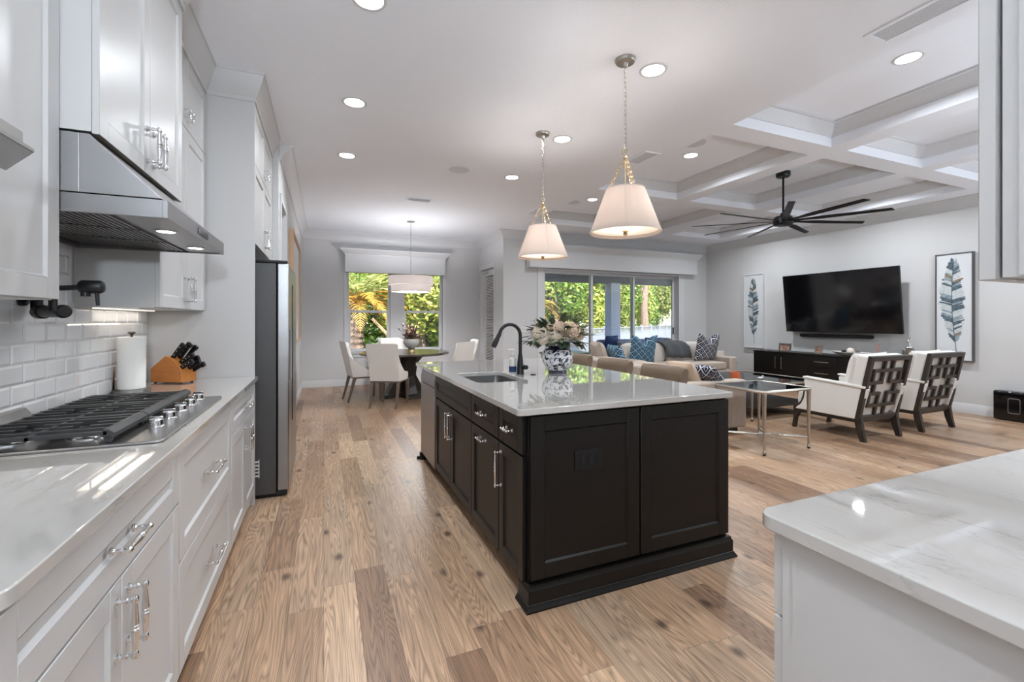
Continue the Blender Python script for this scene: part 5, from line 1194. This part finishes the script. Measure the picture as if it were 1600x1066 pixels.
# metal framed glass tables
def glass_table(name, label, x0, x1, y0, y1, h, low, obj_parts=True, dark=False):
    t = K(name, label, 'table', ((x0+x1)/2, (y0+y1)/2, 0))
    a = t.mb(); r = .016
    pts = [];  rr = .05
    for (cx, cy, a0) in ((x1-rr, y0+rr, -90), (x1-rr, y1-rr, 0), (x0+rr, y1-rr, 90), (x0+rr, y0+rr, 180)):
        for q in range(5): an = math.radians(a0+22.5*q); pts.append((cx+rr*math.cos(an), cy+rr*math.sin(an), h-r))
    a.tube(pts, r, 8, True); a.build('top_frame', 'satin', t.root)
    a = t.mb(); a.box(x0+.012, x1-.012, y0+.012, y1-.012, h-.012, h-.004); a.build('glass_top', 'tglass', t.root, bevel=.002)
    for (x, y) in ((x0+.02, y0+.02), (x1-.02, y0+.02), (x1-.02, y1-.02), (x0+.02, y1-.02)):
        a = t.mb(); a.lathe([(.010, .022), (.012, .05), (.016, .30), (.020, h-.06), (.023, h-.03), (.016, h-.016)], (x, y, 0), UZ, 14); lg = a.build('leg', 'satin', t.root)
        a = t.mb(); a.lathe([(.0, .01), (.016, .016), (.019, .028), (.014, .042), (.010, .046)], (x, y, 0), UZ, 14, cap=False); a.build('ball_foot', 'satin', lg)
        a = t.mb(); a.lathe([(.013, 0), (.015, .014), (.01, .02)], (x, y, 0), UZ, 12); a.build('foot_pad', 'black', lg)
    if low:
        a = t.mb(); c = ((x0+x1)/2, (y0+y1)/2); zz = low
        for (x, y) in ((x0+.02, y0+.02), (x1-.02, y0+.02), (x1-.02, y1-.02), (x0+.02, y1-.02)):
            for ax_ in (0, 1):
                pass
        for (p, q, d) in (((x0+.02, y0+.02), (x1-.02, y0+.02), (0, 1)), ((x1-.02, y0+.02), (x1-.02, y1-.02), (-1, 0)), ((x1-.02, y1-.02), (x0+.02, y1-.02), (0, -1)), ((x0+.02, y1-.02), (x0+.02, y0+.02), (1, 0))):
            L_ = math.hypot(p[0]-q[0], p[1]-q[1]); bow = L_*.42; pp = []
            for k_ in range(13): s = k_/12; bb = math.sin(PI*s)*bow; pp.append((p[0]+(q[0]-p[0])*s+d[0]*bb, p[1]+(q[1]-p[1])*s+d[1]*bb, zz))
            a.tube(pp, .008, 6)
        a.build('curved_stretcher', 'satin', t.root)
    return t
glass_table('glass_side_table', 'tall brushed metal side table with a glass top beside the near sofa arm', 3.915, 4.60, 3.05, 3.66, .628, .115)
t = glass_table('glass_coffee_table', 'larger glass topped metal coffee table in the middle of the seating', 5.10, 6.45, 4.15, 5.45, .47, None)
a = t.mb(); a.box(5.16, 6.39, 4.21, 5.39, .14, .16); a.build('lower_shelf', 'wood_dk', t.root, bevel=.003)
t = K('candle_jar', 'squat orange glass candle jar on the glass coffee table', 'candle', (5.45, 5.0, .47)); a = t.mb(); a.lathe([(.062, 0), (.068, .005), (.068, .10), (.06, .10), (.06, .02), (0, .02)], (5.46, 4.72, .4665), UZ, 28, cap=False); a.build('jar', 'candle', t.root); a = t.mb(); a.lathe([(0, .07), (.0595, .07)], (5.46, 4.72, .4665), UZ, 28, cap=False); a.build('wax', 'ceramic', t.root)
t = K('glass_bird', 'tiny clear glass ornament on the glass coffee table right of the candle', 'ornament', (5.85, 4.6, .47)); a = t.mb(); a.cushion((5.75, 4.55, .485), (.10, .045, .036), 1, 6); a.cushion((5.80, 4.55, .505), (.035, .03, .03), 1, 5); a.build('ornament_body', 'ceramic', t.root)
t = K('aqua_glass_bowl', 'aqua blue fluted glass piece showing between the vase and the stools', 'glass bowl', (2.6, 6.2, 0)); 
c = (3.72, 6.9)
a = t.mb(); a.lathe([(.04, 0), (.03, .02), (.05, .06), (.11, .14), (.10, .14), (.04, .06), (0, .05)], (3.64, 6.62, .765), UZ, 16, cap=False); a.build('fluted_glass', 'blueglass', t.root)
t = K('console_behind_sofa', 'narrow grey table behind the far end of the near sofa', 'table', (3.7, 6.6, 0)); a = t.mb(); a.box(3.42, 3.86, 6.28, 6.95, .735, .765); a.build('table_top', 'wood_gr', t.root, bevel=.003)
for x, y in ((3.44, 6.30), (3.80, 6.30), (3.44, 6.89), (3.80, 6.89)): a = t.mb(); a.box(x, x+.04, y, y+.04, 0, .735); a.build('leg', 'wood_gr', t.root, smooth=0)
# armchairs
def armchair(label):
    t = thing('lattice_armchair', label, 'armchair', (0, 0, 0), 0, 'pair of ivory armchairs with dark fretwork backs')
    # faces +y, rear feet near y=0 ; width along x
    hw = .365
    up = Vector((0, -.20, 1)).normalized(); o_ = Vector((0, .15, .22)); H_ = .72   # back plane
    nrm_ = Vector((0, -1, -.20)).normalized()
    a = MB(); ft = .05
    a.obox(o_, UX, up, nrm_, (-hw, -hw+ft), (0, H_), (-.022, .022)); a.obox(o_, UX, up, nrm_, (hw-ft, hw), (0, H_), (-.022, .022)); a.obox(o_, UX, up, nrm_, (-hw+ft, hw-ft), (H_-ft, H_), (-.022, .022)); a.obox(o_, UX, up, nrm_, (-hw+ft, hw-ft), (0, ft), (-.022, .022))
    a.build('back_frame', 'wood_dk', t, bevel=.003)
    a = MB(); W_ = 2*(hw-ft); Hh = H_-2*ft; bw = .034
    def hb(y, x0, x1): a.obox(o_, UX, up, nrm_, (-hw+ft+x0*W_-bw/2*(x0 > 0), -hw+ft+x1*W_+bw/2*(x1 < 1)), (ft+y*Hh-bw/2, ft+y*Hh+bw/2), (-.012, .014))
    def vb(x, y0, y1): a.obox(o_, UX, up, nrm_, (-hw+ft+x*W_-bw/2, -hw+ft+x*W_+bw/2), (ft+y0*Hh, ft+y1*Hh), (-.012, .013))
    for x in (.38, .62):
        vb(x, .82, 1); vb(x, .60, .82); vb(x, .18, .40); vb(x, 0, .18)
    for y in (.82, .18): hb(y, .12, .88)
    for x in (.12, .88): vb(x, .60, .82); vb(x, .18, .40)
    for y in (.60, .40): hb(y, 0, .38); hb(y, .62, 1)
    for x in (.20, .80): vb(x, .40, .60)
    a.build('fretwork', 'wood_dk', t, smooth=0)
    a = MB(); a.obox(o_, UX, up, nrm_, (-hw+.015, hw-.015), (.05, H_-.012), (-.14, -.024)); a.build('back_pad', 'ivory', t, bevel=.02)
    for sx in (-1, 1):
        a = MB(); x0, x1 = (hw-.075, hw-.005) if sx > 0 else (-hw+.005, -hw+.075)
        a.prism([(x0, .175, .235), (x0, .14, .235), (x0, .05, .575), (x0, .70, .62), (x0, .73, .60), (x0, .715, .48), (x0, .73, .38), (x0, .77, .30), (x0, .83, .25), (x0, .83, .235)], (x1-x0, 0, 0)); a.build('arm_side', 'ivory', t, bevel=.01)
        a = MB(); a.prism([(x0-.012, .06, .572), (x0-.012, .735, .618), (x0-.012, .745, .64), (x0-.012, .05, .605)], (x1-x0+.024, 0, 0)); a.build('armrest', 'ivory', t, bevel=.012)
        a = MB(); xx = sx*(hw-.04)
        a.prism([(xx-.022, .79, .245), (xx-.022, .87, .245), (xx-.022, .868, .14), (xx-.022, .89, 0), (xx-.022, .85, 0), (xx-.022, .83, .13), (xx-.022, .79, .195)], (.044, 0, 0)); a.build('leg', 'wood_dk', t, bevel=.004)
        a = MB(); a.prism([(xx-.024, .87, .235), (xx-.024, .87, .262), (xx-.024, .82, .285), (xx-.024, .775, .34), (xx-.024, .75, .42), (xx-.024, .742, .50), (xx-.024, .715, .50), (xx-.024, .722, .40), (xx-.024, .755, .31), (xx-.024, .80, .25)], (.048, 0, 0)); a.build('front_scroll', 'wood_dk', t, bevel=.004)
        a = MB(); a.prism([(xx-.024, .115, .25), (xx-.024, .185, .25), (xx-.024, .165, .12), (xx-.024, .125, 0), (xx-.024, .075, 0), (xx-.024, .10, .13)], (.048, 0, 0)); a.build('leg', 'wood_dk', t, bevel=.004)
    a = MB(); a.box(-hw+.02, hw-.02, .14, .83, .195, .240); a.build('seat_rail', 'wood_dk', t, bevel=.004)
    a = MB(); a.cushion((0, .52, .35), (.575, .76, .20), .25, 8); a.build('seat_cushion', 'ivory', t)
    return t
ac = armchair('ivory armchair with dark fretwork back beside the glass side table'); ac.location = (5.685, 2.90, 0)
dup(ac, (6.79, 2.90, 0), 0, 'ivory armchair with dark fretwork back nearer the television wall')
pil('back_pillow', 'large ivory pillow leaning in the armchair beside the glass side table', 'ivory', (5.66, 3.20, .44), 0, .60, .52, .20, .2)
pil('back_pillow', 'large ivory pillow leaning in the armchair nearer the television wall', 'ivory', (6.76, 3.20, .44), 0, .60, .52, .20, .2)
# media console
t = K('media_console', 'long low black media console under the television', 'console', (8.1, 5.0, 0))
MX0, MX1, MY0, MY1 = 7.90, 8.345, 3.75, 6.40
a = t.mb(); a.box(MX0+.02, MX1, MY0, MY1, .09, .69); a.build('cabinet_body', 'dark', t.root, smooth=0)
a = t.mb(); a.box(MX0-.005, MX1, MY0-.01, MY1+.01, .69, .715); a.build('top_board', 'dark', t.root, bevel=.003)
a = t.mb(); a.box(MX0+.06, MX1-.02, MY0+.04, MY1-.04, 0, .09); a.build('plinth', 'black', t.root, smooth=0)
def cdoor(y0, y1, hy):
    a = t.mb(); a.box(MX0, MX0+.02, y0+.003, y1-.003, .10, .685); d = a.build('door', 'dark', t.root, bevel=.002); a = t.mb(); a.box(MX0-.025, MX0-.017, hy-.006, hy+.006, .40, .62); a.box(MX0-.017, MX0, hy-.004, hy+.004, .41, .42); a.box(MX0-.017, MX0, hy-.004, hy+.004, .60, .61); a.build('handle', 'satin', d, smooth=0)
cdoor(5.86, 6.40, 5.92); cdoor(5.32, 5.86, 5.80); cdoor(4.28, 4.82, 4.34); cdoor(3.75, 4.28, 4.22)
for z0, z1 in ((.49, .685), (.295, .485), (.10, .29)):
    a = t.mb(); a.box(MX0, MX0+.02, 4.823, 5.317, z0, z1); d = a.build('drawer', 'dark', t.root, bevel=.002); a = t.mb(); zc = (z0+z1)/2; a.box(MX0-.025, MX0-.017, 4.95, 5.19, zc-.006, zc+.006); a.box(MX0-.017, MX0, 4.97, 4.98, zc-.004, zc+.004); a.box(MX0-.017, MX0, 5.16, 5.17, zc-.004, zc+.004); a.build('handle', 'satin', d, smooth=0)
def pframe(label, y, w_, h_, x=8.05):
    t = K('photo_frame', label, 'photo frame', (x, y, .715), 'small photo frames on the console'); a = t.mb(); lean = .12
    U = UY; V = Vector((lean, 0, 1)).normalized(); N_ = Vector((-1, 0, lean)).normalized(); o_ = Vector((x, y-w_/2, .7155)); b = .028
    for (p, q) in (((0, b), (0, h_)), ((w_-b, w_), (0, h_)), ((b, w_-b), (0, b)), ((b, w_-b), (h_-b, h_))): a.obox(o_, U, V, N_, p, q, (0, .014))
    a.build('silver_frame', 'satin', t.root, smooth=0)
    a = t.mb(); a.obox(o_, U, V, N_, (b, w_-b), (b, h_-b), (0, .006)); a.build('photo', 'photo', t.root, smooth=0)
    a = t.mb(); a.obox(o_+Vector((.002, w_/2-.02, 0)), U, Vector((.45, 0, 1)).normalized(), N_, (0, .04), (0, .02), (0, .002)); a.build('easel_back', 'black', t.root, smooth=0) if False else None
M['photo'] = mat('family_photo_colours', (.25, .08, .06), .4, col2=(.55, .42, .33), nscale=22)
pframe('wider silver photo frame at the far end of the media console', 5.85, .24, .155); pframe('smaller silver photo frame near the middle of the media console', 5.22, .13, .15)
t = K('decor_bowl', 'long shallow grey white bowl on the media console under the television', 'bowl', (8.05, 4.72, .715)); vs = []; fs = []; a = t.mb()
a.T = t.off @ Matrix.Translation((8.08, 4.72, .7155)) @ Matrix.Scale(.5, 4, (1, 0, 0)); a.lathe([(.12, 0), (.20, .02), (.30, .065), (.29, .068), (.19, .03), (0, .02)], (0, 0, 0), UZ, 40, cap=False); a.build('bowl_shell', 'ceramic', t.root)
for (y, r, mt, lb) in ((4.82, .035, 'black', 'dark decorative ball at the far end of the long bowl'), (4.72, .055, 'linen', 'pale patterned ball in the middle of the long bowl'), (4.61, .035, 'wood_gr', 'brown decorative ball at the near end of the long bowl')):
    t = K('decor_ball', lb, 'ornament', (8.08, y, .75)); a = t.mb(); a.cushion((8.08, y, .742+r), (2*r, 2*r, 2*r), 1, 10); a.build('ball', mt, t.root)
t = K('reed_diffuser', 'small diffuser with thin reddish reeds on the media console', 'diffuser', (8.1, 4.33, .715)); a = t.mb(); a.lathe([(.03, 0), (.03, .04), (.012, .055), (.012, .07)], (8.1, 4.33, .7155), UZ, 14); a.build('bottle', 'ceramic', t.root); a = t.mb()
for q in range(6): a.tube([(8.1, 4.33, .74), (8.1+.03*math.cos(q), 4.33+.03*math.sin(q), .93)], .0018, 4)
a.build('reeds', 'candle', t.root)
t = K('sitting_figurine', 'dark little figurine on the media console behind the armchair pillow', 'ornament', (8.1, 4.02, .715)); a = t.mb(); a.cushion((8.1, 4.02, .74), (.09, .16, .05), .8, 6); a.cushion((8.1, 4.0, .785), (.05, .06, .06), 1, 6); a.tube([(8.1, 4.0, .80), (8.1, 3.985, .84), (8.1, 4.01, .86)], .008, 6); a.build('figure', 'fridge_side', t.root)
t = K('woven_vase', 'brown woven vase holding silvery pods on the media console between the armchairs', 'vase', (8.1, 3.60, .715))
t2 = t; a = t.mb(); a.lathe([(.05, 0), (.068, .03), (.072, .10), (.055, .15), (.04, .16), (0, .15)], (8.1, 3.90, .7155), UZ, 20, cap=False); a.build('woven_body', 'wood_gr', t.root)
t = K('silver_pods', 'silvery pod arrangement standing in the brown woven vase', 'ornament', (8.1, 3.9, .87)); a = t.mb(); a.cushion((8.1, 3.91, .895), (.10, .11, .06), 1, 6); a.tube([(8.1, 3.90, .9), (8.1, 3.93, .98), (8.1, 3.90, 1.05)], [.012, .009, .004], 6); a.cushion((8.1, 3.93, .99), (.03, .035, .06), 1, 6); a.build('pods', 'chrome', t.root)
# television
t = K('television', 'very large flat screen television tilted forward on the right wall', 'television', (8.2, 5.0, 1.1))
TVT = t.off @ Matrix.Translation((8.235, 5.0, 1.095)) @ Matrix.Rotation(math.radians(-6), 4, 'Y')
a = t.mb(); a.T = TVT; a.box(-.012, .03, -.945, .945, 0, 1.06); a.build('tv_case', 'black', t.root, bevel=.004)
a = t.mb(); a.T = TVT; a.box(-.0145, -.012, -.938, .938, .01, 1.053); a.build('tv_screen', 'screen', t.root, smooth=0)
a = t.mb(); a.box(8.20, 8.368, 4.7, 5.3, 1.45, 1.75); a.build('wall_mount', 'black', t.root, smooth=0)
t = K('soundbar', 'long slim black soundbar under the television', 'soundbar', (8.3, 5.11, 1.0)); a = t.mb(); a.box(8.25, 8.355, 4.51, 5.71, 1.0, 1.06); a.build('speaker_bar', 'black', t.root, bevel=.02); a = t.mb(); a.box(8.34, 8.369, 4.9, 5.3, 1.02, 1.05); a.build('bracket', 'black', t.root, smooth=0)
t = K('subwoofer', 'black subwoofer with a slot outlined on its face on the floor at the right edge', 'speaker', (8.28, 2.84, 0))
a = t.mb(); a.box(8.20, 8.36, 2.64, 3.04, 0.01, .385); a.build('speaker_case', 'gloss', t.root, bevel=.02, seg=3)
a = t.mb(); ring_o = []; 
for (w2, h2, d) in ((.055, .095, 0),):
    pts = []
    for (cx, cy, a0) in ((w2-.02, -h2+.02, -90), (w2-.02, h2-.02, 0), (-w2+.02, h2-.02, 90), (-w2+.02, -h2+.02, 180)):
        for q in range(5): an = math.radians(a0+22.5*q); pts.append((8.199, 2.84+cx+.02*math.cos(an), .20+cy+.02*math.sin(an)))
    a.tube(pts, .006, 6, True)
a.build('slot_rim', 'steeld', t.root)
# feather canvases
def feather(name, label, y0, y1, z0, z1, seed, dark=False, gold=True, curve=.03):
    t = K(name, label, 'wall art', (8.35, (y0+y1)/2, z0)); yc = (y0+y1)/2; W_ = y1-y0; H_ = z1-z0; xf = 8.325
    a = t.mb(); a.box(xf, 8.368, y0+.012, y1-.012, z0+.012, z1-.012); a.build('canvas', 'art', t.root, smooth=0)
    a = t.mb(); f = .012
    for (p, q, r_, s_) in ((y0, y0+f, z0, z1), (y1-f, y1, z0, z1), (y0+f, y1-f, z0, z0+f), (y0+f, y1-f, z1-f, z1)): a.box(xf-.012, 8.369, p, q, r_, s_)
    a.build('frame', 'steeld' if dark else 'trim', t.root, smooth=0)
    random.seed(seed); parts_ = [t.mb() for _ in range(4)]; k_ = 0
    def spine(v): return yc+curve*math.sin((v-.1)*PI)*(1)-curve*.5
    n = 40
    for i in range(n):
        v = .17+.76*i/n; wd = W_*(.30 if not dark else .36)*math.sin(PI*min(1, (v-.10)/.86))**.75*(1.0 if v < .55 else 1-.4*(v-.55))
        for sg in (-1, 1):
            zc = z0+v*H_; ys = spine(v); L_ = wd*random.uniform(.8, 1.08); rise = H_*.035; th = H_*.024*random.uniform(.7, 1.4); k_ += 1
            band = (i//3+(0 if sg > 0 else 1)) % 3; mi = [0, 1, 2][band] if random.random() < .75 else random.randint(0, 2)
            if gold and random.random() < .06: mi = 3
            xx = xf-.0008-.00004*(k_ % 20)
            vv = [(xx, ys, zc), (xx, ys+sg*L_*.5, zc+rise*.5), (xx, ys+sg*L_, zc+rise), (xx, ys+sg*L_*.93, zc+rise+th*.6), (xx, ys+sg*L_*.5, zc+rise*.5+th), (xx, ys, zc+th)]
            parts_[mi].add(vv, [(0, 1, 2, 3, 4, 5) if sg < 0 else (5, 4, 3, 2, 1, 0)])
    pts = [(xf-.003, spine(.06+.86*i/14), z0+(.06+.86*i/14)*H_) for i in range(15)]
    parts_[0].tube(pts, .0035, 4)
    for p, mt, nm in zip(parts_, ('feat1', 'feat2', 'feat3', 'brass'), ('dark_barbs', 'grey_blue_barbs', 'pale_barbs', 'gold_flecks')):
        if p.v: p.build(nm, mt, t.root, smooth=0)
M['feat1'] = mat('feather_paint_dark', (.05, .075, .10), .8, col2=(.12, .17, .20), nscale=30)
M['feat2'] = mat('feather_paint_blue', (.17, .23, .27), .8, col2=(.35, .40, .43), nscale=30)
M['feat3'] = mat('feather_paint_pale', (.45, .50, .52), .8, col2=(.60, .63, .64), nscale=30)
feather('feather_canvas', 'narrow white framed canvas with a grey blue feather left of the television', 6.52, 6.97, .73, 2.27, 5)
feather('feather_canvas', 'canvas with a large dark striped feather right of the television', 3.28, 3.70, .73, 2.27, 8, True, True, .05)
# ceiling fan
t = thing('ceiling_fan', 'large black nine-bladed ceiling fan hanging from the coffered ceiling', 'ceiling fan', (5.61, 4.10, 3.27))
a = MB(); a.lathe([(.085, 0), (.085, -.05), (.075, -.065), (.02, -.068)], seg=28); a.build('canopy', 'black', t)
a = MB(); a.cyl((0, 0, -.06), (0, 0, -.55), .0125, seg=14); a.build('downrod', 'black', t)
a = MB(); a.lathe([(.03, .10), (.035, .07), (.09, .055), (.115, .03), (.12, -.04), (.10, -.065), (.06, -.07), (0, -.07)], (0, 0, -.64), UZ, 32, cap=False); a.build('motor', 'black', t)
base = PI/2-YAW  # lateral axis reference
for q in range(9):
    an = math.radians(3+40*q)-YAW; a = MB(); a.T = Matrix.Translation((0, 0, -.655)) @ Matrix.Rotation(an, 4, 'Z') @ Matrix.Rotation(math.radians(-12), 4, 'X')
    a.prism([(.10, -.03, 0), (.24, -.022, 0), (.42, -.042, 0), (1.10, -.034, 0), (1.13, .034, 0), (.42, .042, 0), (.24, .022, 0), (.10, .03, 0)], (0, 0, .010)); a.build('fan_blade', 'black', t, bevel=.003)
# ================================================================ porch furniture
def outdoor_sofa(label, x, y, rz_, w_, mt='slate'):
    t = thing('outdoor_sofa', label, 'outdoor sofa', (x, y, -.02), rz_, None)
    a = MB(); a.box(-w_/2, w_/2, -.40, .40, .12, .26)
    for sx in (-1, 1):
        for sy in (-.36, .36): a.box(sx*(w_/2-.05)-.025, sx*(w_/2-.05)+.025, sy-.025, sy+.025, 0, .12)
    a.box(-w_/2, w_/2, .36, .41, .26, .72); a.build('frame', 'fridge_side', t, bevel=.004)
    for sx in (-1, 1): a = MB(); x0 = sx*(w_/2-.03); a.box(x0-.03, x0+.03, -.40, .40, .26, .60); a.build('armrest', 'fridge_side', t, bevel=.004)
    n = max(1, round((w_-.12)/.7)); cw = (w_-.12)/n
    for i in range(n):
        cx = -w_/2+.06+cw*(i+.5); a = MB(); a.cushion((cx, -.03, .34), (cw-.01, .74, .15), .3, 7); a.build('seat_cushion', mt, t); a = MB(); a.cushion((cx, .24, .60), (cw-.01, .18, .40), .35, 7); a.build('back_cushion', mt, t)
    return t
outdoor_sofa('slate blue outdoor sofa on the covered porch beyond the glass doors', 7.75, 10.1, -.0, 2.0)
outdoor_sofa('dark outdoor chair on the porch at the right-hand glass door', 9.2, 10.6, -.5, .95, 'throw')
pil('outdoor_pillow', 'royal navy pillow at the left end of the porch sofa', 'navy', (7.02, 10.05, .43), .3, .50, .48, .18, .2)
pil('outdoor_pillow', 'patterned pillow on the porch sofa next to the navy one', 'lat_navy', (7.35, 9.95, .40), .1, .46, .38, .16, .25)
pil('outdoor_pillow', 'navy pillow at the right end of the porch sofa', 'navy', (8.42, 10.0, .42), -.3, .50, .42, .18, .2)
t = K('patio_table', 'white topped patio table with black legs on the porch', 'table', (6.2, 10.9, -.02)); a = t.mb(); a.box(5.4, 6.75, 10.35, 11.3, .40, .43); a.build('table_top', 'vinyl', t.root, bevel=.004); a = t.mb()
for x, y in ((5.45, 10.4), (6.66, 10.4), (5.45, 11.2), (6.66, 11.2)): a.box(x, x+.045, y, y+.045, -.02, .40)
a.box(5.45, 6.70, 10.40, 10.445, .35, .40); a.box(5.45, 6.70, 11.2, 11.245, .35, .40); a.build('table_frame', 'black', t.root, smooth=0)
t = thing('porch_fan', 'black ceiling fan under the porch roof outside the glass doors', 'ceiling fan', (6.0, 9.95, 2.95))
a = MB(); a.cyl((0, 0, 0), (0, 0, -.40), .015, seg=10); a.build('downrod', 'black', t)
a = MB(); a.lathe([(.03, .06), (.11, .04), (.12, -.05), (.0, -.06)], (0, 0, -.46), UZ, 20, cap=False); a.build('motor', 'black', t)
for q in range(5):
    a = MB(); a.T = Matrix.Translation((0, 0, -.46)) @ Matrix.Rotation(q*2*PI/5+.3, 4, 'Z') @ Matrix.Rotation(.2, 4, 'X'); a.prism([(.1, -.03, 0), (.75, -.06, 0), (.75, .06, 0), (.1, .03, 0)], (0, 0, .01)); a.build('fan_blade', 'black', t, smooth=0)
